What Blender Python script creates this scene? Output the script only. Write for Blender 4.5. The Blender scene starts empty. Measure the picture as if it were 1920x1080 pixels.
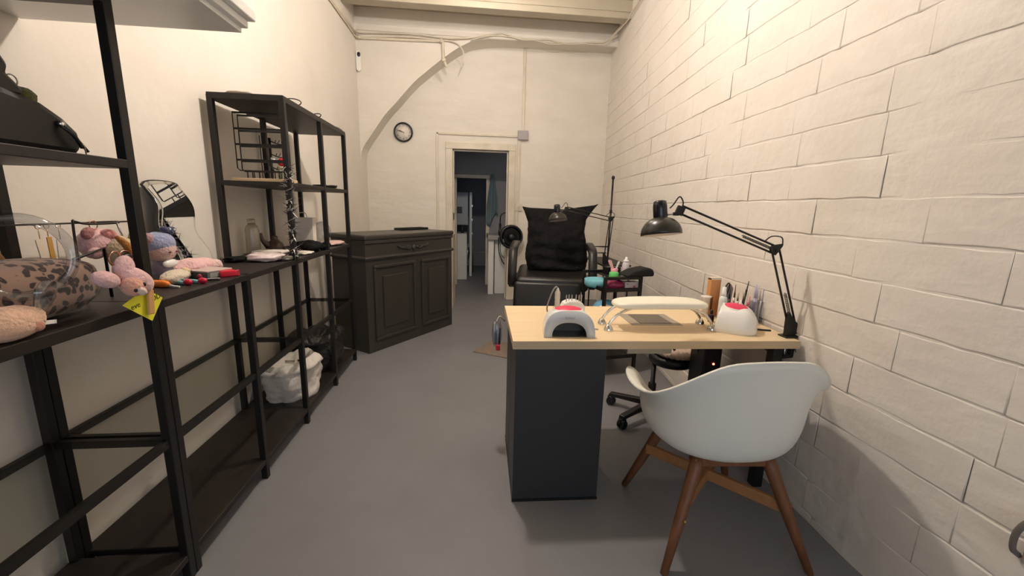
import bpy, bmesh, math, random
from mathutils import Vector, Matrix, Euler, noise
random.seed(7)
S = bpy.context.scene
COL = S.collection
pi = math.pi
def R(a): return math.radians(a)

# ---------------------------------------------------------------- camera, world, lights, exposure
cam_d = bpy.data.cameras.new('camera')
cam = bpy.data.objects.new('camera', cam_d); COL.objects.link(cam)
cam_d.sensor_fit = 'HORIZONTAL'; cam_d.sensor_width = 36.0; cam_d.lens = 36.0 * 760.0 / 1920.0
cam_d.clip_start = 0.02; cam_d.clip_end = 60
_d = Vector((-76.0, -152.0, 760.0)).normalized()                 # room depth axis seen by the camera (x right, y down, z forward)
_n = Vector((-95.0, (76.0 * 95.0 + 760.0 * 760.0) / 152.0, 760.0)).normalized()   # plumb line seen by the camera
_r = _n.cross(_d)
if _r.x < 0: _r = -_r
_m = Matrix((_r, _d, -_n))                                       # camera -> room
cx_, cy_, cz_ = (Vector((_m[i][j] for i in range(3))) for j in range(3))
cam.matrix_world = Matrix(((cx_.x, -cy_.x, -cz_.x, 0), (cx_.y, -cy_.y, -cz_.y, 0), (cx_.z, -cy_.z, -cz_.z, 1.28), (0, 0, 0, 1)))
S.camera = cam

W = bpy.data.worlds.new('world'); S.world = W; W.use_nodes = True
W.node_tree.nodes['Background'].inputs[0].default_value = (0.55, 0.68, 1.0, 1)
W.node_tree.nodes['Background'].inputs[1].default_value = 0.25

def area(name, loc, rot, sx, sy, power, col):
    l = bpy.data.lights.new(name, 'AREA'); l.shape = 'RECTANGLE'; l.size = sx; l.size_y = sy; l.energy = power; l.color = col
    o = bpy.data.objects.new(name, l); COL.objects.link(o); o.location = loc; o.rotation_euler = rot
    return o
# daylight falling in through the shop window behind the camera
area('window_daylight', (0.05, -2.75, 1.45), (R(90), 0, 0), 2.3, 2.1, 34, (0.80, 0.89, 1.0))
LAMP_POS = (0.0, 2.25, 2.93)
LAMP_STRENGTH = 1050.0
LAMP_COL = (1.0, 0.885, 0.785)
FILL_LAMP_POS = (0.1, 3.95, 3.29)  # added lamp, out of view, evens out the light towards the back wall
FILL_LAMP_STRENGTH = 210.0
S.view_settings.view_transform = 'Standard'; S.view_settings.look = 'None'
S.view_settings.exposure = 0.0; S.view_settings.gamma = 1.0
S.view_settings.use_curve_mapping = False

# ---------------------------------------------------------------- materials
def lin(c):
    def f(v):
        v /= 255.0
        return v / 12.92 if v <= 0.04045 else ((v + 0.055) / 1.055) ** 2.4
    return (f(c[0]), f(c[1]), f(c[2]), 1)
MATS = {}
def mat(name, col, rough=0.5, metal=0.0, bump=None, var=None, coat=0.0, sheen=0.0, trans=0.0, emit=None, spec=None, stretch=None, worldpos=False, bump2=None):
    """bump=(scale,strength,distance)  var=(scale,colour2,contrast)"""
    if name in MATS: return MATS[name]
    m = bpy.data.materials.new(name); m.use_nodes = True; MATS[name] = m
    nt = m.node_tree; N = nt.nodes; L = nt.links; b = N['Principled BSDF']
    b.inputs['Base Color'].default_value = lin(col); b.inputs['Roughness'].default_value = rough; b.inputs['Metallic'].default_value = metal
    b.inputs['Coat Weight'].default_value = coat; b.inputs['Sheen Weight'].default_value = sheen
    b.inputs['Transmission Weight'].default_value = trans
    if spec is not None: b.inputs['Specular IOR Level'].default_value = spec
    if emit: b.inputs['Emission Color'].default_value = (*emit[0], 1); b.inputs['Emission Strength'].default_value = emit[1]
    if bump or var:
        tc = N.new('ShaderNodeTexCoord'); src = tc.outputs['Object']
        if worldpos: src = N.new('ShaderNodeNewGeometry').outputs['Position']
        if stretch:
            mp = N.new('ShaderNodeMapping'); mp.inputs['Scale'].default_value = stretch; L.new(src, mp.inputs[0]); src = mp.outputs[0]
    if var:
        n = N.new('ShaderNodeTexNoise'); n.inputs['Scale'].default_value = var[0]; n.inputs['Detail'].default_value = 5; n.inputs['Roughness'].default_value = 0.6
        L.new(src, n.inputs['Vector'])
        r = N.new('ShaderNodeValToRGB'); c = var[2] if len(var) > 2 else 0.5
        r.color_ramp.elements[0].position = 0.5 - 0.5 * (1 - c) * 0.6; r.color_ramp.elements[1].position = 0.5 + 0.5 * (1 - c) * 0.6
        r.color_ramp.elements[0].color = lin(col); r.color_ramp.elements[1].color = lin(var[1])
        L.new(n.outputs['Fac'], r.inputs['Fac']); L.new(r.outputs['Color'], b.inputs['Base Color'])
    if bump:
        n2 = N.new('ShaderNodeTexNoise'); n2.inputs['Scale'].default_value = bump[0]; n2.inputs['Detail'].default_value = 6; L.new(src, n2.inputs['Vector'])
        bp = N.new('ShaderNodeBump'); bp.inputs['Strength'].default_value = bump[1]; bp.inputs['Distance'].default_value = bump[2]
        L.new(n2.outputs['Fac'], bp.inputs['Height']); L.new(bp.outputs['Normal'], b.inputs['Normal'])
        if bump2:
            mp2 = N.new('ShaderNodeMapping'); mp2.inputs['Scale'].default_value = bump2[3]; L.new(src, mp2.inputs[0])
            n3 = N.new('ShaderNodeTexNoise'); n3.inputs['Scale'].default_value = bump2[0]; n3.inputs['Detail'].default_value = 3; L.new(mp2.outputs[0], n3.inputs['Vector'])
            b3 = N.new('ShaderNodeBump'); b3.inputs['Strength'].default_value = bump2[1]; b3.inputs['Distance'].default_value = bump2[2]
            L.new(n3.outputs['Fac'], b3.inputs['Height']); L.new(b3.outputs['Normal'], bp.inputs['Normal'])
    return m
def glass(name, tint, k=0.10, rough=0.03, edge=0.5):
    """a thin clear sheet: mostly lets light through, reflects more at grazing angles"""
    if name in MATS: return MATS[name]
    m = bpy.data.materials.new(name); m.use_nodes = True; MATS[name] = m
    nt = m.node_tree; N = nt.nodes; L = nt.links; N.remove(N['Principled BSDF'])
    t = N.new('ShaderNodeBsdfTransparent'); t.inputs[0].default_value = lin(tint)
    g = N.new('ShaderNodeBsdfGlossy'); g.inputs['Roughness'].default_value = rough
    fr = N.new('ShaderNodeLayerWeight'); fr.inputs[0].default_value = 0.5
    pw_ = N.new('ShaderNodeMath'); pw_.operation = 'POWER'; pw_.inputs[1].default_value = 4.0; L.new(fr.outputs['Facing'], pw_.inputs[0])
    ad = N.new('ShaderNodeMath'); ad.operation = 'MULTIPLY_ADD'; ad.use_clamp = True; ad.inputs[1].default_value = edge; ad.inputs[2].default_value = k; L.new(pw_.outputs[0], ad.inputs[0])
    mx = N.new('ShaderNodeMixShader'); L.new(ad.outputs[0], mx.inputs[0]); L.new(t.outputs[0], mx.inputs[1]); L.new(g.outputs[0], mx.inputs[2])
    L.new(mx.outputs[0], N['Material Output'].inputs['Surface'])
    return m

M_wall = mat('white_plaster', (228, 222, 213), 0.75, bump=(5, 0.35, 0.02), var=(1.6, (219, 211, 200), 0.2))
M_block = mat('painted_block', (230, 224, 216), 0.55, bump=(16, 0.5, 0.010), var=(3, (222, 214, 204), 0.2), worldpos=True, bump2=(5, 0.28, 0.02, (1, 0.7, 2.2)))
M_back = mat('painted_brick_back', (230, 224, 213), 0.7, bump=(6, 0.4, 0.02), var=(2.2, (220, 213, 201), 0.2), stretch=(1, 1, 2.5))
M_trimpaint = mat('cream_gloss_paint', (222, 213, 196), 0.45, bump=(20, 0.2, 0.004), var=(6, (204, 193, 172), 0.3))
M_ceil = mat('ceiling_paint', (188, 179, 160), 0.7, bump=(8, 0.3, 0.01), var=(3, (176, 166, 146), 0.2))
M_floor = mat('grey_floor_paint', (131, 131, 134), 0.5, bump=(30, 0.06, 0.003), var=(2.5, (123, 122, 125), 0.2), spec=0.35)
M_blackmetal = mat('black_metal', (24, 21, 19), 0.42, 0.0, spec=0.4)
M_board = mat('dark_shelf_board', (37, 31, 28), 0.48, var=(18, (30, 25, 22), 0.3), spec=0.4)
M_counter = mat('charcoal_lacquer', (58, 55, 50), 0.38, bump=(40, 0.05, 0.002), spec=0.4)
M_ped = mat('anthracite_laminate', (47, 48, 51), 0.45, spec=0.4)
M_white = mat('white_plastic', (238, 237, 232), 0.28, spec=0.5)
M_offwhite = mat('cream_vinyl', (240, 235, 216), 0.4, bump=(60, 0.05, 0.001))
M_shell = mat('white_shell_plastic', (226, 225, 216), 0.38)
M_pink = mat('hot_pink_rubber', (226, 52, 92), 0.5)
M_chrome = mat('chrome', (225, 225, 222), 0.08, 1.0)
M_steel = mat('brushed_steel', (170, 168, 164), 0.3, 1.0)
M_darkplast = mat('black_plastic', (20, 20, 21), 0.35)
M_leather = mat('black_leatherette', (24, 23, 23), 0.38, bump=(90, 0.15, 0.002))
M_blackfab = mat('black_velvet_fabric', (13, 12, 13), 0.85, bump=(26, 0.8, 0.02), var=(12, (22, 20, 21), 0.3), spec=0.2)
M_glass = glass('clear_glass', (238, 239, 236), 0.015, 0.03, 0.12)
M_clear = glass('clear_plastic', (236, 238, 240), 0.10, 0.08)
M_mirror = mat('mirror_silver', (235, 238, 240), 0.02, 1.0)
M_legwood = mat('walnut_leg_wood', (128, 82, 52), 0.5, bump=(30, 0.1, 0.002), var=(14, (104, 64, 40), 0.2), stretch=(3, 3, 0.5))
M_brace = mat('oak_brace_wood', (166, 118, 74), 0.5, var=(14, (146, 100, 60), 0.2), stretch=(0.6, 3, 3))
M_desk = mat('birch_laminate', (236, 213, 176), 0.42, var=(7, (226, 199, 158), 0.15), stretch=(0.5, 7, 7), spec=0.35)
M_deskedge = mat('birch_edge_band', (196, 176, 146), 0.5, var=(9, (182, 160, 130), 0.2), stretch=(0.5, 4, 8))
def flat(name, c, rough=0.5, **k): return mat(name, c, rough, **k)
def plush(name, c, c2=None): return mat(name, c, 0.9, bump=(120, 0.9, 0.01), var=(40, c2 or tuple(int(v * 0.9) for v in c), 0.2), sheen=0.3)

# ---------------------------------------------------------------- mesh building
class MB:
    def __init__(s): s.v = []; s.f = []; s.sm = []
    def add(s, vs, fs, smooth=False, M=None):
        o = len(s.v)
        s.v += [tuple(M @ Vector(p)) if M else tuple(p) for p in vs]
        s.f += [tuple(i + o for i in f) for f in fs]; s.sm += [smooth] * len(fs)
        return s
    def box(s, x0, y0, z0, x1, y1, z1, M=None):
        vs = [(x0, y0, z0), (x1, y0, z0), (x1, y1, z0), (x0, y1, z0), (x0, y0, z1), (x1, y0, z1), (x1, y1, z1), (x0, y1, z1)]
        return s.add(vs, [(0, 3, 2, 1), (4, 5, 6, 7), (0, 1, 5, 4), (1, 2, 6, 5), (2, 3, 7, 6), (3, 0, 4, 7)], False, M)
    def cbox(s, c, d, rot=(0, 0, 0)):
        M = Matrix.Translation(c) @ Euler(rot).to_matrix().to_4x4()
        return s.box(-d[0] / 2, -d[1] / 2, -d[2] / 2, d[0] / 2, d[1] / 2, d[2] / 2, M)
    def tube(s, pts, r, seg=8, closed=False, caps=True, smooth=True):
        P = [Vector(p) for p in pts]; n = len(P); rr = r if isinstance(r, (list, tuple)) else [r] * n
        T = []
        for i in range(n):
            a = P[(i - 1) % n] if (closed or i > 0) else P[i]; b = P[(i + 1) % n] if (closed or i < n - 1) else P[i]
            T.append((b - a).normalized())
        up = Vector((0, 0, 1)) if abs(T[0].z) < 0.9 else Vector((1, 0, 0))
        u = (up - T[0] * up.dot(T[0])).normalized(); vs = []
        for i in range(n):
            u = (u - T[i] * u.dot(T[i])).normalized(); w = T[i].cross(u)
            for k in range(seg):
                a = 2 * pi * (k + 0.5) / seg
                vs.append(P[i] + (u * math.cos(a) + w * math.sin(a)) * rr[i])
        fs = []
        for i in range(n if closed else n - 1):
            j = (i + 1) % n
            for k in range(seg):
                l = (k + 1) % seg; fs.append((i * seg + k, i * seg + l, j * seg + l, j * seg + k))
        s.add(vs, fs, smooth and seg > 4)
        if caps and not closed:
            o = len(s.v) - len(vs)
            s.f += [tuple(o + k for k in reversed(range(seg))), tuple(o + (n - 1) * seg + k for k in range(seg))]; s.sm += [False, False]
        return s
    def lathe(s, prof, seg=24, M=None, c=(0, 0, 0), smooth=True):
        vs = []; fs = []; n = len(prof)
        for (r, z) in prof:
            for k in range(seg):
                a = 2 * pi * k / seg; vs.append((c[0] + r * math.cos(a), c[1] + r * math.sin(a), c[2] + z))
        for i in range(n - 1):
            for k in range(seg):
                l = (k + 1) % seg; fs.append((i * seg + k, i * seg + l, (i + 1) * seg + l, (i + 1) * seg + k))
        s.add(vs, fs, smooth, M)
        o = len(s.v) - len(vs)
        if prof[0][0] > 1e-5: s.f.append(tuple(o + k for k in reversed(range(seg)))); s.sm.append(False)
        if prof[-1][0] > 1e-5: s.f.append(tuple(o + (n - 1) * seg + k for k in range(seg))); s.sm.append(False)
        return s
    def ell(s, c, r, rot=(0, 0, 0), seg=16, rings=10, jit=0.0, p=1.0, seed=0):
        M = Matrix.Translation(c) @ Euler(rot).to_matrix().to_4x4(); vs = []; fs = []
        def sp(v): return math.copysign(abs(v) ** p, v)
        for i in range(rings + 1):
            t = pi * i / rings - pi / 2
            for k in range(seg):
                a = 2 * pi * k / seg
                q = Vector((sp(math.cos(t)) * sp(math.cos(a)), sp(math.cos(t)) * sp(math.sin(a)), sp(math.sin(t))))
                f = 1 + (jit * noise.noise(q * 2.3 + Vector((seed * 7.1, seed * 3.3, 0))) if jit else 0)
                vs.append((q.x * r[0] * f, q.y * r[1] * f, q.z * r[2] * f))
        for i in range(rings):
            for k in range(seg):
                l = (k + 1) % seg; fs.append((i * seg + k, i * seg + l, (i + 1) * seg + l, (i + 1) * seg + k))
        return s.add(vs, fs, True, M)
    def prism(s, poly, d0, d1, axis='y', M=None, smooth=False):
        """poly of (a,b): axis 'y' -> (a,y,b), 'x' -> (x,a,b), 'z' -> (a,b,z)"""
        def P(q, d): return {'y': (q[0], d, q[1]), 'x': (d, q[0], q[1]), 'z': (q[0], q[1], d)}[axis]
        n = len(poly); vs = [P(q, d0) for q in poly] + [P(q, d1) for q in poly]
        fs = [tuple(range(n)), tuple(reversed(range(n, 2 * n)))]
        s.add(vs, fs, False, M); o = len(s.v) - 2 * n
        for i in range(n):
            j = (i + 1) % n; s.f.append((o + j, o + i, o + n + i, o + n + j)); s.sm.append(smooth)
        return s
    def grid(s, fn, nu, nv, cu=False, cv=False, smooth=True):
        vs = [fn(i / (nu if cu else nu - 1), j / (nv if cv else nv - 1)) for i in range(nu) for j in range(nv)]; fs = []
        for i in range(nu if cu else nu - 1):
            for j in range(nv if cv else nv - 1):
                a, b = (i + 1) % nu, (j + 1) % nv
                fs.append((i * nv + j, a * nv + j, a * nv + b, i * nv + b))
        return s.add(vs, fs, smooth)
    def text(s, string, size, M, depth=0.0006):
        cu = bpy.data.curves.new('t', 'FONT'); cu.body = string; cu.size = size; cu.align_x = 'CENTER'; cu.align_y = 'CENTER'; cu.extrude = depth; cu.resolution_u = 2
        o = bpy.data.objects.new('t', cu); COL.objects.link(o)
        bpy.context.view_layer.update()
        me = bpy.data.meshes.new_from_object(o.evaluated_get(bpy.context.evaluated_depsgraph_get()))
        s.add([tuple(v.co) for v in me.vertices], [tuple(p.vertices) for p in me.polygons], False, M)
        bpy.data.objects.remove(o); bpy.data.curves.remove(cu); bpy.data.meshes.remove(me)
        return s
    def mesh(s, name, off=None):
        me = bpy.data.meshes.new(name)
        vs = s.v if off is None else [(a - off[0], b - off[1], c - off[2]) for a, b, c in s.v]
        me.from_pydata(vs, [], s.f); me.polygons.foreach_set('use_smooth', s.sm); me.update()
        bm = bmesh.new(); bm.from_mesh(me); bmesh.ops.recalc_face_normals(bm, faces=bm.faces); bm.to_mesh(me); bm.free()
        return me
    def build(s, name, m, parent=None, world=True, bev=0, sol=0, sub=0, label=None):
        off = None
        if world and parent is not None:
            p = parent
            while p.parent: p = p.parent
            off = p.location
        me = s.mesh(name, off); me.materials.append(m)
        o = bpy.data.objects.new(name, me); COL.objects.link(o)
        if parent is not None: o.parent = parent
        if sol: md = o.modifiers.new('solid', 'SOLIDIFY'); md.thickness = sol; md.offset = 0
        if bev: md = o.modifiers.new('bevel', 'BEVEL'); md.width = bev; md.segments = 2; md.limit_method = 'ANGLE'; md.angle_limit = R(40)
        if sub: md = o.modifiers.new('sub', 'SUBSURF'); md.levels = sub; md.render_levels = sub
        if label: o['label'] = label
        return o
def tag(o, label=None, cat=None, group=None, kind=None):
    if label: o['label'] = label
    if cat: o['category'] = cat
    if group: o['group'] = group
    if kind: o['kind'] = kind
    return o
def thing(name, label, cat, loc=(0, 0, 0), rotz=0, group=None):
    o = bpy.data.objects.new(name, None); COL.objects.link(o); o.empty_display_size = 0.05
    o.location = loc; o.rotation_euler = (0, 0, rotz)
    return tag(o, label, cat, group)
def dup(root, loc=None, rotz=None, label=None):
    r = root.copy(); COL.objects.link(r)
    if loc: r.location = loc
    if rotz is not None: r.rotation_euler = (0, 0, rotz)
    if label: r['label'] = label
    for ch in list(root.children):
        c = ch.copy(); COL.objects.link(c); c.parent = r
        for g in list(ch.children):
            d = g.copy(); COL.objects.link(d); d.parent = c
    return r
def struct(o): o['kind'] = 'structure'; return o
def arc(c, r, a0, a1, n, plane='xz'):
    out = []
    for i in range(n + 1):
        a = R(a0 + (a1 - a0) * i / n); p = (r * math.cos(a), r * math.sin(a))
        out.append({'xz': (c[0] + p[0], c[1], c[2] + p[1]), 'yz': (c[0], c[1] + p[0], c[2] + p[1]), 'xy': (c[0] + p[0], c[1] + p[1], c[2])}[plane])
    return out
def smoothpts(P, n=6):
    P = [Vector(p) for p in P]; out = []
    for i in range(len(P) - 1):
        a = P[max(i - 1, 0)]; b = P[i]; c = P[i + 1]; d = P[min(i + 2, len(P) - 1)]
        for k in range(n):
            t = k / n
            out.append(0.5 * ((2 * b) + (c - a) * t + (2 * a - 5 * b + 4 * c - d) * t * t + (3 * b - a - 3 * c + d) * t ** 3))
    out.append(P[-1]); return out

# ---------------------------------------------------------------- room shell
XL = -1.35; YB = 5.33; YI = 5.62; ZC = 3.5; YF = -2.4
def wx(y):
    if y < 1.2: return 1.417
    if y < 2.4: return 1.417 + 0.05 * (y - 1.2)
    return 1.477 + 0.1035 * (y - 2.4)
struct(MB().box(-1.6, YF - 0.2, -0.1, 2.2, 9.2, 0).build('floor', M_floor))
struct(MB().box(XL - 0.15, YF - 0.2, 0, XL, YI + 0.12, ZC).build('wall_left', M_wall))
struct(MB().box(-1.6, YF - 0.2, ZC, 2.2, YI + 0.14, ZC + 0.1).build('ceiling', M_ceil))
# shop front behind the camera: wall around a wide window opening
struct(MB().box(XL, YF - 0.15, 0, -1.05, YF, ZC).box(1.15, YF - 0.15, 0, 1.6, YF, ZC).box(-1.05, YF - 0.15, 0, 1.15, YF, 0.4).box(-1.05, YF - 0.15, 2.5, 1.15, YF, ZC).build('wall_front', M_wall))

# right wall: mortar core plus the individual painted blocks
ys = [YF - 0.2, 0.45, 0.4501, 1.2, 2.4, 4.0, YI + 0.12]
poly = []
for y in ys: poly.append((wx(y) + (0.0 if y <= 0.45 else 0.0035), y))
wr = struct(MB().prism(poly + [(2.15, YI + 0.12), (2.15, YF - 0.2)], 0, ZC, 'z').build('wall_right', M_block))
BLK = []
def block_mesh(L, H, seed):
    rnd = random.Random(seed); nx, nz = 7, 2; T = 0.0055; wob = [rnd.uniform(-1, 1) for _ in range(nx + 1)]; wob2 = [rnd.uniform(-1, 1) for _ in range(nx + 1)]; vs = []; fs = []
    def n(): return rnd.uniform(-1, 1)
    tilt = n() * 0.0006
    # front grid (towards -x local), inset by the rounded edge, then the edge ring at joint depth
    for i in range(nx + 1):
        for j in range(nz + 1):
            u, w = i / nx, j / nz; e = 0.0055
            y = 0.0035 + (L - 0.007) * u + n() * 0.0012; z = e + (H - 2 * e) * w + (0.0028 * wob[i] if j == 0 else 0.0028 * wob2[i] if j == nz else 0)
            vs.append((-0.0005 + n() * 0.0004 + tilt * (2 * w - 1), y, z))
    idx = lambda i, j: i * (nz + 1) + j
    for i in range(nx):
        for j in range(nz): fs.append((idx(i, j), idx(i + 1, j), idx(i + 1, j + 1), idx(i, j + 1)))
    ring = [(i, 0) for i in range(nx)] + [(nx, j) for j in range(nz)] + [(i, nz) for i in range(nx, 0, -1)] + [(0, j) for j in range(nz, 0, -1)]
    o = len(vs)
    for (i, j) in ring:
        y = L * i / nx; z = H * j / nz
        if i == 0: y = 0.0005
        if i == nx: y = L - 0.0005
        if j == 0: z = 0.001 + 0.0025 * max(0, wob[i])
        if j == nz: z = H - 0.001 + 0.0025 * min(0, wob2[i])
        vs.append((T if j in (0, nz) and 0 < i < nx else 0.0012, y, z))
    m = len(ring)
    for k in range(m):
        a, b = ring[k], ring[(k + 1) % m]
        fs.append((idx(*a), idx(*b), o + (k + 1) % m, o + k))
    b = MB(); b.add(vs, fs, True); b.sm[:nx * nz] = [False] * (nx * nz); me = b.mesh('block'); me.materials.append(M_block)
    return me
CH = 0.145
VAR = {L: [block_mesh(L, CH, int(L * 1000) + q) for q in range(4)] for L in (0.30, 0.40, 0.45, 0.50)}
half = {L: [block_mesh(L, 0.04, int(L * 1000) + 50 + q) for q in range(1)] for L in (0.45,)}
rb = random.Random(3)
def put_block(me, y, z):
    o = bpy.data.objects.new('block', me); COL.objects.link(o); o.parent = wr
    L = max(v.co.y for v in me.vertices)
    x0, x1 = wx(y), wx(min(y + L, YI + 0.1))
    o.location = (x0 + rb.choice((0, 0, 0, 0.0006, -0.001, -0.0015, -0.0025)), y, z)
    o.rotation_euler = (rb.uniform(-0.003, 0.003), 0, -math.atan2(x1 - x0, L) + rb.uniform(-0.0012, 0.0012))
k = 0; z = 0.04
while z < ZC - 0.02:
    y = 0.45 + (0.0 if k % 2 else -0.22) + rb.uniform(-0.04, 0.04)
    while y < YI - 0.05:
        L = rb.choice((0.40, 0.45, 0.45, 0.50, 0.50, 0.30))
        put_block(rb.choice(VAR[L]), max(y, 0.40) if y < 0.40 else y, z)
        y = (max(y, 0.40) if y < 0.40 else y) + L
    z += CH; k += 1
y = 0.45
while y < YI - 0.1: put_block(half[0.45][0], y, 0.0); y += 0.45

# back wall: blocked-up arch with the doorway in it
DX0, DX1, DZ = -0.25, 0.49, 2.02
wb = struct(MB().box(XL, YI, 0, DX0, YI + 0.12, ZC).box(DX1, YI, 0, 1.85, YI + 0.12, ZC).box(DX0, YI, DZ, DX1, YI + 0.12, ZC).build('wall_back', M_back))
archp = [(XL, 1.80), (-1.32, 1.95), (-1.17, 2.17), (-1.04, 2.35), (-0.90, 2.50), (-0.70, 2.72), (-0.56, 2.84), (-0.41, 2.96), (-0.22, 3.10), (-0.06, 3.19), (0.02, 3.22), (0.20, 3.252), (0.47, 3.27), (1.0, 3.277), (1.83, 3.28)]
archs = [(p.x, p.y) for p in smoothpts([(a_, b_, 0) for a_, b_ in archp], 4)]
MB().prism([(XL, ZC)] + archs + [(1.83, ZC)], YB, YI, 'y').build('arch_surround', M_back, wb)
MB().prism([(YB, 3.33), (YB - 0.035, 3.315), (YB - 0.035, 3.29), (YB - 0.015, 3.255), (YB, 3.25)], XL, 1.80, 'x').build('ledge', M_back, wb)
# ceiling beams
for i, yb in enumerate((4.74, 3.45, 2.9, 0.85, -0.5)):
    if i == 2: continue
    b = MB().box(XL, yb, 3.325, wx(yb) + 0.3 if i == 0 else 1.5, yb + 0.14, ZC).box(XL, yb - 0.012, 3.385, wx(yb) + 0.3 if i == 0 else 1.5, yb, ZC)
    struct(b.build('trim_%d' % (10 + i), M_ceil, bev=0.006))
# door casing
fr = struct(MB().box(-0.34, YI - 0.03, DZ, 0.58, YI + 0.14, DZ + 0.085).build('trim_1', M_trimpaint, bev=0.006))
MB().box(-0.34, YI - 0.028, 0, DX0, YI + 0.139, DZ).build('jamb', M_trimpaint, fr, bev=0.005)
MB().box(DX1, YI - 0.028, 0, 0.58, YI + 0.139, DZ).build('jamb', M_trimpaint, fr, bev=0.005)
MB().box(DX0, YI + 0.03, 0, DX0 + 0.02, YI + 0.06, DZ - 0.02).build('door_stop', M_trimpaint, fr)
MB().box(DX0, YI + 0.03, DZ - 0.02, DX1, YI + 0.06, DZ).build('door_stop', M_trimpaint, fr)
MB().box(DX1 - 0.02, YI + 0.03, 0, DX1, YI + 0.06, DZ - 0.02).build('door_stop', M_trimpaint, fr)
MB().cbox((DX0 + 0.012, YI + 0.02, 1.15), (0.012, 0.03, 0.09)).build('strike_plate', M_darkplast, fr)
# surface trunking, junction box, switch
t = thing('cable_trunking', 'cream plastic cable trunking boxed around the doorway', 'trunking', (0.6, YI, 0.0))
MB().box(-0.455, YI - 0.018, 2.195, 0.62, YI, 2.22).build('top_run', M_trimpaint, t, bev=0.003)
MB().box(-0.465, YI - 0.018, 0, -0.435, YI, 2.22).build('side_run', M_trimpaint, t, bev=0.003)
MB().box(0.605, YI - 0.02, 1.33, 0.645, YI, 2.16).build('side_run', M_trimpaint, t, bev=0.003)
MB().box(0.60, YI - 0.02, 0.3, 0.635, YI, 1.24).build('side_run', M_trimpaint, t, bev=0.003)
MB().box(0.652, YI - 0.025, 2.27, 0.685, YI, 3.27).build('riser', M_trimpaint, t, bev=0.004)
jb = thing('junction_box', 'square grey junction box above the door corner', 'junction box', (0.67, YI, 2.22))
MB().box(0.602, YI - 0.05, 2.16, 0.738, YI, 2.28).build('box_body', flat('grey_box', (176, 170, 172), 0.5), jb, bev=0.006)
MB().box(0.608, YI - 0.056, 2.166, 0.732, YI - 0.05, 2.274).build('box_lid', flat('grey_lid', (168, 162, 165), 0.5), jb, bev=0.004)
sw = thing('light_switch', 'small cream light switch right of the doorway', 'switch', (0.64, YI, 1.285))
MB().box(0.592, YI - 0.02, 1.24, 0.69, YI, 1.335).build('switch_plate', M_trimpaint, sw, bev=0.004)
MB().cbox((0.641, YI - 0.023, 1.288), (0.025, 0.012, 0.04), (R(8), 0, 0)).build('rocker', M_trimpaint, sw, bev=0.002)
# alarm sensor in the corner
se = thing('motion_sensor', 'small white wall sensor with black eye high in the left corner', 'sensor', (-1.318, YB, 2.81))
MB().prism([(-1.345, 2.83), (-1.335, 2.812), (-1.318, 2.806), (-1.302, 2.812), (-1.292, 2.83), (-1.292, 3.0), (-1.302, 3.022), (-1.335, 3.022), (-1.345, 3.0)], YB - 0.04, YB, 'y').build('sensor_body', M_white, se, bev=0.005)
MB().ell((-1.31, YB - 0.04, 2.985), (0.019, 0.012, 0.026)).build('eye', M_darkplast, se)
# wall clock
ck = thing('wall_clock', 'round white wall clock with black rim left of the doorway', 'clock', (-0.875, YI, 2.2))
CM = Matrix.Translation((-0.875, YI, 2.2)) @ Matrix.Rotation(R(90), 4, 'X')
MB().lathe([(0.105, 0.0), (0.118, 0.0), (0.122, 0.02), (0.117, 0.035), (0.104, 0.035), (0.102, 0.02), (0.105, 0.0)], 40, CM).build('rim', M_darkplast, ck)
face = MB().lathe([(0.0, 0.012), (0.104, 0.012), (0.104, 0.0), (0.0, 0.0)], 40, CM).build('dial', flat('clock_face', (226, 216, 206), 0.6), ck)
for h in range(1, 13):
    a = R(90 - 30 * h)
    MB().text(str(h), 0.026, CM @ Matrix.Translation((0.083 * math.cos(a), 0.083 * math.sin(a), 0.0135))).build('numeral', M_darkplast, face)
def hand(name, ang, L, w, z, m):
    A = CM @ Matrix.Rotation(R(90 - ang), 4, 'Z')
    MB().box(-0.015, -w / 2, z, L, w / 2, z + 0.001, A).build(name, m, ck)
hand('hour_hand', 293, 0.055, 0.007, 0.015, M_darkplast); hand('minute_hand', 286, 0.082, 0.005, 0.017, M_darkplast); hand('second_hand', 172, 0.085, 0.0018, 0.019, M_steel)

# painted cables and pipes along the wall top
def cable(label, pts, r, n=6, name='cable'):
    return tag(MB().tube(smoothpts(pts, n), r, 6).build(name, M_trimpaint), label, 'cable', 'painted cables along the top of the back wall')
cable('upper painted cable sagging along the top of the back wall', [(-1.33, 4.4, 3.20), (-1.33, 5.0, 3.21), (-1.30, 5.28, 3.215), (-1.02, 5.285, 3.225), (-0.65, 5.285, 3.235), (-0.3, 5.285, 3.215), (0.0, 5.285, 3.24), (0.30, 5.28, 3.30), (0.40, 5.28, 3.295), (0.6, 5.285, 3.25), (0.9, 5.285, 3.27), (1.15, 5.285, 3.235), (1.45, 5.285, 3.27), (1.60, 5.27, 3.28), (1.68, 5.15, 3.34), (1.69, 4.6, 3.36), (1.60, 4.0, 3.36)], 0.008)
cable('lower painted cable clipped along the top of the back wall', [(-1.335, 4.4, 3.16), (-1.335, 5.0, 3.17), (-1.31, 5.30, 3.17), (-1.0, 5.30, 3.19), (-0.7, 5.30, 3.205), (-0.42, 5.30, 3.195), (-0.25, 5.30, 3.19), (-0.15, 5.30, 3.15), (-0.10, 5.31, 3.06), (-0.13, 5.32, 2.98)], 0.008)
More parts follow.
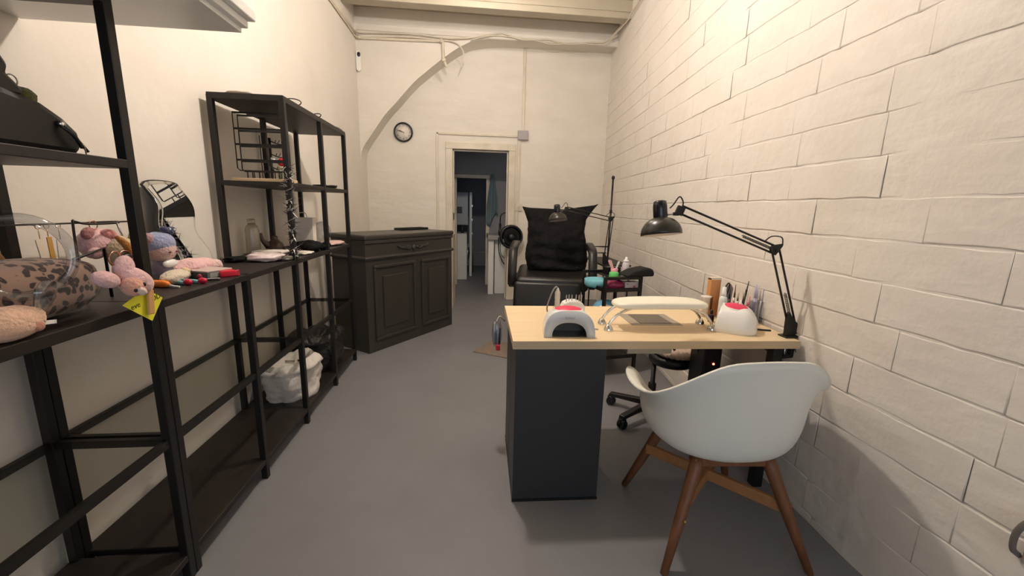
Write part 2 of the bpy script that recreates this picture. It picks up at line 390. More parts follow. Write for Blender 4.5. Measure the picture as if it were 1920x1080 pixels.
cable('thin painted cable twisting right of the arch crown', [(-0.02, 5.29, 3.215), (0.25, 5.28, 3.275), (0.45, 5.28, 3.27), (0.75, 5.29, 3.255), (0.95, 5.29, 3.225), (1.25, 5.29, 3.255), (1.58, 5.26, 3.25), (1.66, 5.10, 3.30), (1.68, 4.6, 3.32), (1.59, 4.0, 3.32)], 0.006)
pp = thing('painted_pipe', 'white painted pipe running along the left wall top and dropping over the arch', 'pipe', (-1.33, 5.3, 3.16))
MB().tube([(-1.335, 4.3, 3.185), (-1.335, 5.27, 3.19)], 0.016, 8).build('side_run', M_trimpaint, pp)
MB().tube(smoothpts([(-1.335, 5.27, 3.19), (-1.325, 5.30, 3.17), (-1.25, 5.308, 3.165)], 4) + [Vector((-0.36, 5.308, 3.185))], 0.014, 8).build('long_run', M_trimpaint, pp)
MB().tube(smoothpts([(-0.36, 5.305, 3.19), (-0.345, 5.30, 3.17), (-0.34, 5.30, 3.0), (-0.33, 5.30, 2.97), (-0.30, 5.32, 2.91)], 4), 0.017, 8).build('drop', M_trimpaint, pp)
for jp in ((-0.36, 5.305, 3.185), (-1.30, 5.303, 3.17), (-0.335, 5.30, 2.98)):
    MB().lathe([(0.024, -0.02), (0.026, 0), (0.024, 0.02)], 10, Matrix.Translation(jp)).build('joint', M_trimpaint, pp)

# main ceiling lamp and an added fill lamp (both just above the picture)
def globe_lamp(label, p, r, strength):
    cl = thing('ceiling_lamp', label, 'lamp', (p[0], p[1], ZC), 0, 'globe ceiling lamps')
    MB().lathe([(0.0, ZC), (0.06, ZC), (0.055, ZC - 0.03), (0.0, ZC - 0.035)], 20, Matrix.Translation((p[0], p[1], 0))).build('canopy', M_white, cl)
    MB().tube([(p[0], p[1], ZC - 0.03), (p[0], p[1], p[2] + r - 0.005)], 0.006, 8).build('rod', M_white, cl)
    MB().ell(p, (r, r, r), seg=24, rings=14).build('globe', mat('lamp_globe_%d' % int(strength), (255, 240, 220), 0.5, emit=(LAMP_COL, strength)), cl)
globe_lamp('white globe ceiling lamp hanging over the desk side of the room', LAMP_POS, 0.052, LAMP_STRENGTH)
globe_lamp('added white globe fill lamp, out of view, brightening the back of the room', FILL_LAMP_POS, 0.06, FILL_LAMP_STRENGTH)

# ---------------------------------------------------------------- rooms behind the doorway
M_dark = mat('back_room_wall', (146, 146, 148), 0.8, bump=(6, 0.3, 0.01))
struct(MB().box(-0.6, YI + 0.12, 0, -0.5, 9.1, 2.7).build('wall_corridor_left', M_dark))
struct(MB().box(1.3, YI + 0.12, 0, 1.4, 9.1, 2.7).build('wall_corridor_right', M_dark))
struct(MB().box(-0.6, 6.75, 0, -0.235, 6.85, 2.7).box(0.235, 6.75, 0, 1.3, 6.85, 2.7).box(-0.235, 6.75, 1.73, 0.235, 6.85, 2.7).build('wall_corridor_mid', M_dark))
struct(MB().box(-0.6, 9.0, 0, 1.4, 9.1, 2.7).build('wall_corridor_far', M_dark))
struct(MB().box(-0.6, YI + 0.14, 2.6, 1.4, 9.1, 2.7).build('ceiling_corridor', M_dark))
t2 = struct(MB().box(-0.29, 6.735, 1.73, 0.29, 6.86, 1.785).build('trim_2', M_trimpaint, bev=0.004))
MB().box(-0.29, 6.737, 0, -0.235, 6.859, 1.73).build('jamb', M_trimpaint, t2, bev=0.004)
MB().box(0.235, 6.737, 0, 0.29, 6.859, 1.73).build('jamb', M_trimpaint, t2, bev=0.004)
area('back_room_fill', (0.9, 7.9, 2.4), (0, 0, 0), 0.6, 0.6, 0.9, (0.62, 0.74, 1.0))  # added cool fill light below the closed ceiling, no opening there
area('corridor_fill', (0.95, 6.2, 2.55), (0, R(0), 0), 0.4, 0.4, 1.0, (0.85, 0.90, 1.0))  # added fill light for the corridor, facing down from just under its ceiling
wm = thing('washing_machine', 'white front-loading washing machine in the dark back room', 'washer', (-0.28, 7.35, 0))
MB().box(-0.49, 7.2, 0.0, -0.075, 7.75, 0.82).build('body', M_white, wm, bev=0.012)
MB().lathe([(0.16, 0), (0.165, 0.02), (0.13, 0.04), (0.12, 0.03)], 28, Matrix.Translation((-0.075, 7.47, 0.45)) @ Matrix.Rotation(R(90), 4, 'Y')).build('porthole_ring', M_chrome, wm)
MB().lathe([(0.0, 0.05), (0.1, 0.035), (0.122, 0.025)], 24, Matrix.Translation((-0.075, 7.47, 0.45)) @ Matrix.Rotation(R(90), 4, 'Y')).build('porthole_glass', M_darkplast, wm)
bt = thing('detergent_bottle', 'small dark bottle standing on the washing machine', 'bottle', (-0.16, 7.35, 0.82))
MB().lathe([(0.03, 0.82), (0.032, 0.9), (0.014, 0.925), (0.012, 0.95), (0.0, 0.952)], 14, Matrix.Translation((-0.16, 7.35, 0))).build('body', flat('dark_bottle', (52, 50, 56), 0.3), bt)
tw = MB().grid(lambda u, v: (0.335 + (0.02 + 0.075 * min(1, v * 1.6)) * (2 * u - 1) * (1 if u < .5 else .9), 6.70 - 0.018 * math.sin(u * 17 + v * 2) * min(1, v * 2 + 0.2), 1.80 - v * (0.72 + 0.10 * math.sin(u * 5 + 0.6))), 18, 14)
tag(tw.build('towel', mat('teal_towel', (112, 130, 134), 0.9, bump=(80, 0.5, 0.004)), sol=0.006), 'grey-blue towel hanging beside the inner doorway', 'towel')
ws = thing('white_post', 'tall white board standing beyond the inner doorway', 'board', (-0.01, 7.6, 0))
MB().box(-0.035, 7.58, 0, 0.01, 7.63, 1.54).build('edge_board', M_white, ws, bev=0.003)
for zz in (0.55, 0.8, 1.05, 1.3): MB().cbox((0.012, 7.575, zz), (0.02, 0.02, 0.035)).build('hinge', M_steel, ws)
bx = thing('wall_boiler', 'grey boiler cabinet on the back room wall', 'boiler', (-0.3, 7.7, 0.95))
MB().box(-0.5, 7.62, 0.95, -0.06, 7.95, 1.54).build('casing', flat('boiler_white', (190, 195, 200), 0.4), bx, bev=0.01)
MB().box(-0.32, 7.612, 1.16, -0.17, 7.62, 1.28).build('display', M_darkplast, bx)
sk = thing('sink_cabinet', 'white sink cabinet with a stone top just inside the doorway', 'cabinet', (0.3, 6.0, 0))
MB().box(0.35, 6.02, 0.0, 0.92, 6.5, 0.82).build('body', M_white, sk, bev=0.004)
MB().box(0.25, 5.96, 0.0, 0.33, 6.02, 0.82).build('corner_post', M_white, sk, bev=0.003)
MB().box(0.24, 5.9, 0.82, 0.95, 6.52, 0.88).build('worktop', flat('stone_grey', (150, 148, 145), 0.4), sk, bev=0.004)
fa = thing('kitchen_tap', 'black arched tap over the sink behind the doorway', 'tap', (0.42, 6.0, 0.88))
MB().lathe([(0.025, 0.88), (0.025, 0.95), (0.018, 0.96), (0.018, 1.05)], 12, Matrix.Translation((0.42, 6.0, 0))).build('tap_body', M_darkplast, fa)
MB().tube([(0.42, 6.0, 1.0)] + arc((0.5, 6.0, 1.13), 0.08, 180, 20, 12), 0.009, 8).build('spout', M_darkplast, fa)
hs = thing('hose_loop', 'grey hose loops hanging below the fan beside the doorway', 'hose', (0.45, 5.9, 0.8))
MB().tube(smoothpts([(0.39, 5.88, 0.86), (0.40, 5.86, 0.66), (0.46, 5.86, 0.50), (0.55, 5.87, 0.42)], 6), 0.008, 6).build('hose', M_darkplast, hs)
MB().tube(smoothpts([(0.41, 5.88, 0.86), (0.43, 5.86, 0.62), (0.50, 5.86, 0.55), (0.57, 5.87, 0.52)], 6), 0.006, 6).build('hose', flat('hose_grey', (90, 92, 95)), hs)
bo = thing('laundry_rack', 'metal rail standing in the dark far room', 'rack', (0.15, 8.0, 0.0))
MB().tube([(0.03, 8.0, 0.0), (0.03, 8.0, 0.41), (0.5, 8.0, 0.41), (0.5, 8.0, 0)], 0.012, 8).build('rail', M_steel, bo)

# ---------------------------------------------------------------- reception counter
ct = thing('reception_counter', 'dark charcoal panelled reception counter angled in front of the doorway', 'counter', (-0.877, 3.457, 0), R(53.6))
CL, CD, CHT = 1.13, 0.44, 1.03
B = lambda: MB()
B().box(0.0, 0.0, 0.0, CL, CD, 0.985).build('body', M_counter, ct, world=False, bev=0.004)
B().box(-0.015, -0.02, 0.985, CL + 0.012, CD + 0.015, 1.03).build('top_slab', M_counter, ct, world=False, bev=0.014)
B().box(-0.008, -0.012, 0.955, CL + 0.006, 0.0, 0.985).build('cornice', M_counter, ct, world=False, bev=0.006)
B().prism([(0.0, 0.815), (-0.014, 0.82), (-0.018, 0.835), (-0.01, 0.845), (0.0, 0.85)], -0.012, CL + 0.01, 'x').build('dado_moulding', M_counter, ct, world=False)
B().prism([(0.0, 0.815), (-0.012, 0.822), (-0.014, 0.835), (0.0, 0.85)], 0.0, CD, 'x', Matrix.Rotation(R(90), 4, 'Z') @ Matrix.Scale(-1, 4, (0, 1, 0)) if False else Matrix(((0, 1, 0, 0), (1, 0, 0, 0), (0, 0, 1, 0), (0, 0, 0, 1)))).build('side_moulding', M_counter, ct, world=False)
def frame_panel(x0, x1, z0, z1):
    p = MB()
    w = 0.028
    for a in ((x0, z0, x1, z0 + w), (x0, z1 - w, x1, z1), (x0, z0 + w, x0 + w, z1 - w), (x1 - w, z0 + w, x1, z1 - w)):
        p.box(a[0], -0.016, a[1], a[2], 0.0, a[3])
    o = p.build('door_panel', M_counter, ct, world=False, bev=0.007)
    i = 0.10
    MB().box(x0 + i, -0.012, z0 + i, x1 - i, 0.0, z1 - i).build('raised_field', M_counter, o, world=False, bev=0.01)
frame_panel(0.075, 0.575, 0.10, 0.77); frame_panel(0.655, 1.08, 0.10, 0.77)
orn = MB()
for s in (-1, 1):
    orn.tube(smoothpts([(0.56 + s * 0.03, -0.006, 0.90), (0.56 + s * 0.08, -0.008, 0.885), (0.56 + s * 0.12, -0.008, 0.905), (0.56 + s * 0.17, -0.008, 0.90), (0.56 + s * 0.20, -0.006, 0.925)], 4), 0.007, 6)
    for q in range(5): orn.ell((0.56 + s * (0.05 + 0.03 * q), -0.006, 0.90 + 0.008 * math.sin(q * 2)), (0.016, 0.009, 0.009), (0, s * R(25 * (q % 2) - 10), 0), 8, 6)
orn.ell((0.56, -0.006, 0.893), (0.022, 0.014, 0.024), (0, 0, 0), 10, 8).ell((0.56, -0.005, 0.865), (0.01, 0.008, 0.014), (0, 0, 0), 8, 6)
orn.build('carved_ornament', M_counter, ct, world=False)
ctray = thing('flat_tray', 'thin black tray lying on the reception counter', 'tray', (-0.877, 3.457, 1.03), R(53.6))
B().box(0.72, 0.30, 0.0, 1.10, 0.42, 0.006).build('tray_base', M_darkplast, ctray, world=False)
B().box(0.72, 0.30, 0.006, 1.10, 0.31, 0.022).box(0.72, 0.41, 0.006, 1.10, 0.42, 0.022).box(0.72, 0.31, 0.006, 0.73, 0.41, 0.022).box(1.09, 0.31, 0.006, 1.10, 0.41, 0.022).build('tray_rim', M_darkplast, ctray, world=False, bev=0.003)
tag(MB().cbox((-0.235, 5.32, 0.465), (0.02, 0.5, 0.93), (0, 0, R(-2))).build('leaning_board', M_trimpaint, bev=0.003), 'narrow cream board standing on edge behind the counter', 'board')

# ---------------------------------------------------------------- shelving along the left wall
PF, PB, PS = -0.962, -1.302, 0.0135      # front / back post lines, half section
def post(par, x, y, z0, z1): MB().box(x - PS, y - PS, z0, x + PS, y + PS, z1).build('post', M_blackmetal, par, bev=0.002)
def board(par, y0, y1, z, th=0.024, m=None):
    MB().box(PB - 0.012, y0, z - th, PF + 0.012, y1, z).build('shelf_board', m or M_board, par, bev=0.002)
def glass_bay(par, y0, y1, z):
    MB().box(PB - 0.008, y0, z - 0.025, PB + 0.008, y1, z).build('rail', M_blackmetal, par)
    MB().box(PF - 0.009, y0, z - 0.025, PF + 0.009, y1, z).build('rail', M_blackmetal, par)
    MB().box(PB, y0, z - 0.004, PF, y1, z + 0.002).build('glass_pane', M_glass, par)
def cross(par, y, z): MB().box(PB, y - 0.008, z - 0.025, PF, y + 0.008, z).build('cross_rail', M_blackmetal, par)
TZ = 0.975; UZ = 1.385
sa = thing('shelving_unit', 'tall black metal shelving unit nearest the camera with plush toys on it', 'shelf', (-1.13, 0.75, 0))
for y in (0.10, 0.70, 1.283):
    post(sa, PF, y, 0, 1.80)
    post(sa, PB, y, 0, 1.80)
    cross(sa, y, 0.53)
board(sa, 0.10, 1.283, 0.10); board(sa, 0.09, 1.296, TZ, 0.03); board(sa, 0.10, 1.283, UZ); board(sa, 0.09, 1.296, 1.80)
glass_bay(sa, 0.11, 0.69, 0.53); glass_bay(sa, 0.71, 1.27, 0.53)
sc = thing('shelving_unit', 'stepped black metal shelving unit with a low table and a tall far end', 'shelf', (-1.13, 2.3, 0))
for y, h in ((1.313, TZ), (1.815, TZ), (2.31, 1.80), (2.83, 1.80), (3.32, 1.80)):
    post(sc, PF, y, 0, h)
    if y != 1.815: post(sc, PB, y, 0, h)
for y in (1.313, 2.31, 3.32): cross(sc, y, 0.53)
board(sc, 1.30, 3.333, TZ, 0.026); board(sc, 1.313, 3.32, 0.10)
board(sc, 2.297, 3.333, UZ); board(sc, 2.297, 3.333, 1.81, 0.03)
glass_bay(sc, 1.326, 2.30, 0.53); glass_bay(sc, 2.32, 2.82, 0.53); glass_bay(sc, 2.84, 3.31, 0.53)

# white moulded board lying on top of the near unit
wbp = thing('moulded_board', 'large white board with stepped moulded edge lying on top of the near shelves', 'board', (-1.0, 0.7, 1.80))
MB().box(-1.345, 0.0, 1.800, -0.722, 1.485, 1.815).build('underside_panel', M_white, wbp)
MB().box(-0.75, 0.0, 1.815, -0.704, 1.493, 1.838).build('moulding_step', M_white, wbp, bev=0.003)
MB().box(-0.76, 0.0, 1.838, -0.684, 1.503, 1.872).build('moulding_step', M_white, wbp, bev=0.004)
MB().box(-1.345, 0.0, 1.815, -0.75, 1.485, 1.87).build('core', M_white, wbp)

# ---------------------------------------------------------------- desk
DKW, DKD, DKT = 1.245, 0.612, 0.747
dk = thing('manicure_desk', 'birch-topped manicure desk with one dark pedestal against the block wall', 'desk', (0.171, 1.569, 0), R(-1.4))
B().box(0, 0.0015, 0.712, DKW, DKD, DKT).build('desktop', M_desk, dk, world=False, bev=0.0015)
B().box(0, 0, 0.7125, DKW, 0.0015, DKT - 0.0006).build('edge_band', M_deskedge, dk, world=False)
ped = B().box(0.014, 0.004, 0.012, 0.395, 0.525, 0.712).build('pedestal', M_ped, dk, world=False, bev=0.0015)
B().box(0.012, 0.002, 0.0, 0.397, 0.527, 0.012).build('plinth', M_darkplast, ped, world=False)
B().box(0.0132, 0.262, 0.02, 0.0142, 0.2645, 0.705).build('panel_joint', M_darkplast, ped, world=False)
B().box(0.50, 0.05, 0.672, 0.70, 0.36, 0.712).build('dust_motor_box', flat('grey_motor', (150, 142, 130), 0.5), dk, world=False, bev=0.004)
for yy in (0.05, 0.53):
    B().box(1.17, yy, 0.0, 1.215, yy + 0.045, 0.712).build('leg', M_blackmetal, dk, world=False, bev=0.003)
B().box(1.17, 0.095, 0.67, 1.215, 0.53, 0.712).build('leg_rail', M_blackmetal, dk, world=False)
B().box(0.395, 0.56, 0.45, 1.17, 0.575, 0.712).build('modesty_rail', M_blackmetal, dk, world=False) if False else None
vp = B().box(0.585, 0.235, DKT, 0.835, 0.44, DKT + 0.0015).build('vent_plate', flat('vent_frame', (158, 148, 132), 0.55), dk, world=False)
B().box(0.635, 0.262, DKT + 0.0015, 0.795, 0.425, DKT + 0.0028).build('vent_mesh', mat('vent_mesh', (122, 112, 98), 0.5, bump=(500, 1.0, 0.002), var=(350, (90, 82, 72), 0.6)), vp, world=False)
cbl = thing('power_cable', 'black cables hanging under the desk top', 'cable', (0.95, 1.9, 0.62))
MB().tube(smoothpts([(0.62, 1.95, 0.70), (0.78, 1.92, 0.60), (0.98, 1.95, 0.57), (1.2, 2.05, 0.54), (1.32, 2.10, 0.5)], 6), 0.005, 6).build('cable', M_darkplast, cbl)
MB().tube(smoothpts([(0.70, 2.0, 0.63), (0.85, 1.98, 0.66), (0.95, 1.96, 0.705)], 5), 0.005, 6).build('cable', M_darkplast, cbl)
MB().tube(smoothpts([(1.02, 1.9, 0.705), (1.04, 1.93, 0.62), (1.08, 1.96, 0.56)], 5), 0.008, 6).build('cable', M_darkplast, cbl)
MB().tube(smoothpts([(1.24, 2.0, 0.705), (1.238, 2.0, 0.6), (1.252, 2.02, 0.5)], 5), 0.006, 6).build('cable', M_darkplast, cbl)
pt = thing('extractor_tower', 'black tower box with a red indicator light under the desk', 'machine', (1.295, 2.015, 0))
MB().box(1.245, 1.945, 0.0, 1.345, 2.085, 0.60).build('casing', M_darkplast, pt, bev=0.008)
MB().ell((1.30, 1.943, 0.482), (0.006, 0.004, 0.006), seg=10, rings=6).build('indicator', mat('red_led', (255, 60, 40), 0.4, emit=((1.0, 0.12, 0.05), 12)), pt)

# ---------------------------------------------------------------- things on the desk
def uv_lamp(label, loc, rz):
    t = thing('uv_nail_lamp', label, 'nail lamp', loc, rz, 'white UV nail lamps')
    Wd, Hh, Dp = 0.108, 0.112, 0.17
    def outer(a):      # a 0..1 across, superellipse-like dome profile
        th = pi * (1 - a); c, s_ = math.cos(th), math.sin(th)
        return (Wd * math.copysign(abs(c) ** 0.62, c), Hh * abs(s_) ** 0.80)
    def inner(a):
        th = pi * (1 - a); c, s_ = math.cos(th), math.sin(th)
        return (0.074 * math.copysign(abs(c) ** 0.8, c), 0.062 * abs(s_) ** 0.85)
    n = 28
    def sh(u, v):
        x, z = outer(u); ee = max(0, (v - 0.4) / 0.6); k = 1 - 0.06 * v - 0.42 * ee ** 4; kz = 1 - 0.62 * ee ** 3.2
        lean = 0.018 * (z / Hh) * (1 - v)
        return (x * k, v * Dp + lean, z * kz)
    MB().grid(sh, n, 16).build('shell', M_white, t, world=False, sol=0.003)
    vs = []; fs = []
    for i in range(n):
        x, z = outer(i / (n - 1)); vs.append((x, 0.018 * z / Hh, z))
    for i in range(n):
        x, z = inner(i / (n - 1)); vs.append((x, 0.006 + 0.018 * z / Hh, z))
    for i in range(n - 1): fs.append((i, i + 1, n + i + 1, n + i))
    MB().add(vs, fs, True).build('face_plate', flat('face_plate_grey', (206, 208, 210), 0.35), t, world=False, sol=0.002)
    MB().grid(lambda u, v: (inner(u)[0], 0.006 + 0.018 * inner(u)[1] / Hh + v * (Dp - 0.075), inner(u)[1]), n, 4).build('tunnel', flat('lamp_tunnel', (62, 58, 52), 0.3), t, world=False, sol=0.001)
    vs = [(0, Dp, 0.0)]; k1 = []
    for i in range(n): vs.append(sh(i / (n - 1), 1.0))
    MB().add(vs, [(0, i + 1, i + 2) for i in range(n - 1)], True).build('back_cover', M_white, t, world=False)
    MB().prism([inner(i / (n - 1)) for i in range(n)], Dp - 0.075, Dp - 0.072, 'y').build('tunnel_end', flat('lamp_tunnel', (62, 58, 52)), t, world=False)
    MB().box(-0.07, 0.01, 0.0, 0.07, Dp - 0.075, 0.004).build('floor_plate', flat('lamp_floor', (70, 66, 60), 0.25), t, world=False)
    pd = MB().ell((0, 0.075, Hh - 0.008), (0.062, 0.052, 0.017), (R(-4), 0, 0), 28, 10).build('pad', M_pink, t, world=False)
    MB().lathe([(0.064, -0.004), (0.067, 0.0), (0.064, 0.004)], 28, Matrix.Translation((0, 0.075, Hh - 0.008)) @ Matrix.Rotation(R(-4), 4, 'X') @ Matrix.Diagonal((1, 0.84, 1, 1))).build('pad_rim', M_white, pd, world=False)
    MB().text('SUNUV', 0.013, Matrix.Translation((0, 0.0095, 0.083)) @ Matrix.Rotation(R(80), 4, 'X')).build('lettering', flat('logo_grey', (150, 152, 158)), t, world=False)
    return t
uv_lamp('white UV nail lamp with pink pad and open arch facing the camera', (0.415, 1.606, DKT), R(-4))
uv_lamp('white UV nail lamp with pink pad turned away beside the arm rest', (1.168, 1.768, DKT), R(-128))

ar = thing('hand_rest', 'long cream padded hand rest on four chrome legs', 'hand rest', (0.86, 1.76, DKT))
def padf(u, v):
    a = 2 * pi * u; t = pi * v - pi / 2
    ca, sa_ = math.cos(a), math.sin(a)
    x = math.copysign(abs(ca) ** 0.45, ca); y = math.copysign(abs(sa_) ** 0.55, sa_)
    c = abs(math.cos(t)) ** 0.2; zz = math.copysign(abs(math.sin(t)) ** 0.7, math.sin(t))
    arch = -0.006 * (x * c) ** 2
    return (0.875 + 0.222 * x * c, 1.765 + 0.078 * y * c, 0.862 + (0.019 if zz > 0 else 0.015) * zz + arch)
MB().grid(padf, 44, 14, cu=True).build('pad', M_offwhite, ar)
for (fx, fy, sx) in ((0.622, 1.814, 1), (0.619, 1.712, 1), (1.110, 1.807, -1), (1.108, 1.703, -1)):
    lg = MB().tube(smoothpts([(fx, fy, DKT + 0.02), (fx + sx * 0.012, fy, DKT + 0.045), (fx + sx * 0.05, fy + 0.003, DKT + 0.08), (fx + sx * 0.105, fy + (0.01 if fy < 1.75 else -0.01), DKT + 0.1)], 5), [0.0065] * 16, 12).build('leg', M_chrome, ar)
    MB().lathe([(0.0215, 0), (0.022, 0.003), (0.018, 0.014), (0.012, 0.024), (0.008, 0.028), (0, 0.028)], 20, Matrix.Translation((fx, fy, DKT))).build('foot', M_chrome, lg)

dr = thing('nail_drill', 'nail drill handpiece standing in its holder behind the pink lamp', 'drill', (0.4130, 1.86, DKT))
MB().box(0.3780, 1.83, DKT, 0.4380, 1.89, DKT + 0.012).build('holder_base', flat('holder_beige', (168, 140, 116), 0.5), dr, bev=0.003)
MB().cbox((0.4110, 1.86, DKT + 0.042), (0.036, 0.03, 0.062)).build('holder_block', flat('holder_pinkbeige', (190, 158, 134), 0.5), dr, bev=0.005)
MB().lathe([(0.008, 0.0), (0.012, 0.01), (0.0125, 0.05), (0.011, 0.055), (0.013, 0.06), (0.013, 0.09), (0.008, 0.10), (0.004, 0.112), (0, 0.114)], 16, Matrix.Translation((0.4090, 1.852, DKT + 0.055))).build('handpiece', flat('handpiece_cream', (216, 208, 192), 0.3), dr)
MB().tube(smoothpts([(0.4090, 1.852, DKT + 0.165), (0.3980, 1.85, DKT + 0.172), (0.3780, 1.845, DKT + 0.14), (0.3580, 1.84, DKT + 0.07), (0.3730, 1.82, DKT + 0.045), (0.4030, 1.83, DKT + 0.05)], 6), 0.0035, 6).build('cord', flat('cord_grey', (140, 136, 128)), dr)
MB().cbox((0.3780, 1.815, DKT + 0.022), (0.06, 0.012, 0.010), (0, 0, R(12))).cbox((0.3650, 1.80, DKT + 0.012), (0.012, 0.05, 0.024), (R(20), 0, 0)).build('clamp', flat('clamp_grey', (104, 98, 88), 0.3830, metal=0.6), dr)
bh = thing('drill_bit_stand', 'white stand holding a row of metal drill bits', 'bit stand', (0.4880, 1.87, DKT))
MB().prism([(0.4330, DKT), (0.4330, DKT + 0.072), (0.4430, DKT + 0.092), (0.4680, DKT + 0.103), (0.5080, DKT + 0.103), (0.5330, DKT + 0.092), (0.5460, DKT + 0.072), (0.5460, DKT)], 1.845, 1.905, 'y').build('stand_body', M_white, bh, bev=0.005)
for q in range(6):
    qx = 0.4550 + 0.0135 * q + (0.008 if q > 2 else 0)
    MB().lathe([(0.0022, DKT + 0.08), (0.0022, DKT + 0.112), (0.0034, DKT + 0.114), (0.003, DKT + 0.13), (0, DKT + 0.133)], 8, Matrix.Translation((qx, 1.862 + 0.004 * (q % 2), 0))).build('drill_bit', M_steel, bh)
MB().box(0.4400, 1.8425, DKT + 0.03, 0.4800, 1.8455, DKT + 0.05).box(0.4920, 1.8425, DKT + 0.03, 0.5340, 1.8455, DKT + 0.05).build('label_recess', flat('stand_recess', (214, 212, 208), 0.5), bh)
tag(MB().cbox((0.565, 1.72, DKT + 0.003), (0.02, 0.006, 0.006), (0, 0, R(-20))).build('metal_clip', M_steel, bev=0.001), 'tiny metal clip lying beside the pink-padded lamp', 'clip')

# pots, bottles and tools in the corner of the desk
org = thing('tool_organiser', 'clear plastic organiser holding brushes and files by the wall', 'organiser', (1.36, 1.8950, DKT))
def cup(x0, y0, x1, y1, h, m=None):
    z = DKT
    return MB().box(x0, y0, z, x1, y1, z + 0.003).box(x0, y0, z + 0.003, x0 + 0.002, y1, z + h).box(x1 - 0.002, y0, z + 0.003, x1, y1, z + h).box(x0 + 0.002, y0, z + 0.003, x1 - 0.002, y0 + 0.002, z + h).box(x0 + 0.002, y1 - 0.002, z + 0.003, x1 - 0.002, y1, z + h)
cup(1.40, 1.8250, 1.45, 1.8750, 0.105).build('tall_cup', M_clear, org)
cup(1.30, 1.8450, 1.40, 1.9350, 0.075).build('tray', M_clear, org)
def stick(name, label, cat, base, tip, r0, r1, m, m2=None, group='tools standing in the desk organiser'):
    b = Vector(base); e = Vector(tip); o = thing(name, label, cat, base, 0, group)
    mid = b.lerp(e, 0.62)
    MB().tube([b, b.lerp(e, 0.3), mid], [r0, r0 * 1.05, r0], 8).build('handle', m, o)
    MB().tube([mid, mid.lerp(e, 0.35), mid.lerp(e, 0.4), e], [r0 * 1.0, r0, r1, r1 * 0.5], 8).build('tip', m2 or m, o)
    return o
blk, gry, lil, pnk, brn = M_darkplast, M_steel, flat('lilac_plastic', (176, 168, 200), 0.3), flat('rose_plastic', (214, 110, 132), 0.35), flat('brown_wood', (98, 62, 44), 0.5)
D = DKT + 0.004
stick('nail_brush', 'long black brush standing tallest in the organiser', 'brush', (1.365, 1.8750, D), (1.398, 1.8900, D + 0.195), 0.0042, 0.0035, blk)
stick('nail_brush', 'black brush with silver ferrule in front of the tallest brush', 'brush', (1.36, 1.8650, D), (1.373, 1.8750, D + 0.155), 0.005, 0.005, blk, gry)
stick('nail_brush', 'grey brush with dark tip left of the black brushes', 'brush', (1.335, 1.8950, D), (1.337, 1.9000, D + 0.175), 0.0045, 0.003, gry, brn)
stick('nail_brush', 'slim silver brush leaning between the dark brushes', 'brush', (1.345, 1.8850, D), (1.352, 1.8900, D + 0.15), 0.004, 0.003, gry)
stick('nail_brush', 'brown wooden brush beside the dropper bottle', 'brush', (1.315, 1.9050, D), (1.318, 1.9100, D + 0.16), 0.0045, 0.0035, brn, blk)
stick('nail_brush', 'short black brush low in the organiser', 'brush', (1.352, 1.8550, D), (1.36, 1.8570, D + 0.125), 0.0055, 0.005, blk)
stick('cuticle_pusher', 'pink handled tool leaning at the right of the organiser', 'tool', (1.372, 1.8570, D), (1.395, 1.8600, D + 0.12), 0.006, 0.004, pnk)
stick('nail_file', 'lilac file in the tall clear cup', 'file', (1.412, 1.8450, D), (1.420, 1.8600, D + 0.185), 0.006, 0.006, lil)
stick('nail_file', 'pale grey file at the back of the tall clear cup', 'file', (1.425, 1.8600, D), (1.438, 1.8700, D + 0.175), 0.005, 0.005, flat('pale_grey_file', (206, 200, 200)))
stick('nail_file', 'translucent white file at the right of the tall clear cup', 'file', (1.436, 1.8400, D), (1.446, 1.8450, D + 0.165), 0.0045, 0.0045, flat('frosted_file', (222, 216, 214)))
card = thing('kraft_box', 'upright orange-brown kraft box at the back of the desk', 'box', (1.262, 1.9750, DKT))
MB().box(1.243, 1.9600, DKT, 1.297, 1.9950, DKT + 0.20).build('box_body', flat('kraft_orange', (206, 146, 92), 0.6), card, bev=0.002)
MB().box(1.243, 1.9595, DKT + 0.192, 1.297, 1.9955, DKT + 0.203).build('box_lid', flat('kraft_lid', (222, 206, 186), 0.6), card)
MB().box(1.25, 1.9592, DKT + 0.03, 1.262, 1.9600, DKT + 0.10).build('printed_label', flat('kraft_print', (120, 66, 36), 0.6), card)
sb = thing('spray_bottle', 'white spray bottle with clear neck in front of the kraft box', 'bottle', (1.279, 1.9000, DKT))
MB().lathe([(0.0195, 0), (0.02, 0.004), (0.02, 0.10), (0.016, 0.115), (0.009, 0.122)], 18, Matrix.Translation((1.279, 1.9000, DKT))).build('body', flat('bottle_milky', (224, 228, 226), 0.3), sb)
MB().lathe([(0.012, 0.122), (0.012, 0.14), (0.010, 0.143), (0.0095, 0.165), (0.0, 0.168)], 16, Matrix.Translation((1.279, 1.9000, DKT))).build('cap', M_white, sb)
db = thing('dropper_bottle', 'small cream dropper bottle with white pointed cap', 'bottle', (1.326, 1.8450, DKT))
MB().lathe([(0.015, 0), (0.016, 0.004), (0.016, 0.07), (0.012, 0.078)], 16, Matrix.Translation((1.326, 1.8300, DKT))).build('body', flat('dropper_cream', (232, 212, 180), 0.3), db)
MB().lathe([(0.012, 0.078), (0.012, 0.092), (0.006, 0.10), (0.003, 0.115), (0, 0.116)], 16, Matrix.Translation((1.326, 1.8300, DKT))).build('cap', M_white, db)
jar = thing('gel_jar', 'small pink gel jar behind the second lamp', 'jar', (1.352, 1.8150, DKT))
MB().lathe([(0.016, 0), (0.017, 0.005), (0.017, 0.05), (0.015, 0.055)], 16, Matrix.Translation((1.352, 1.8070, DKT))).build('body', flat('gel_pink', (206, 84, 116), 0.3), jar)
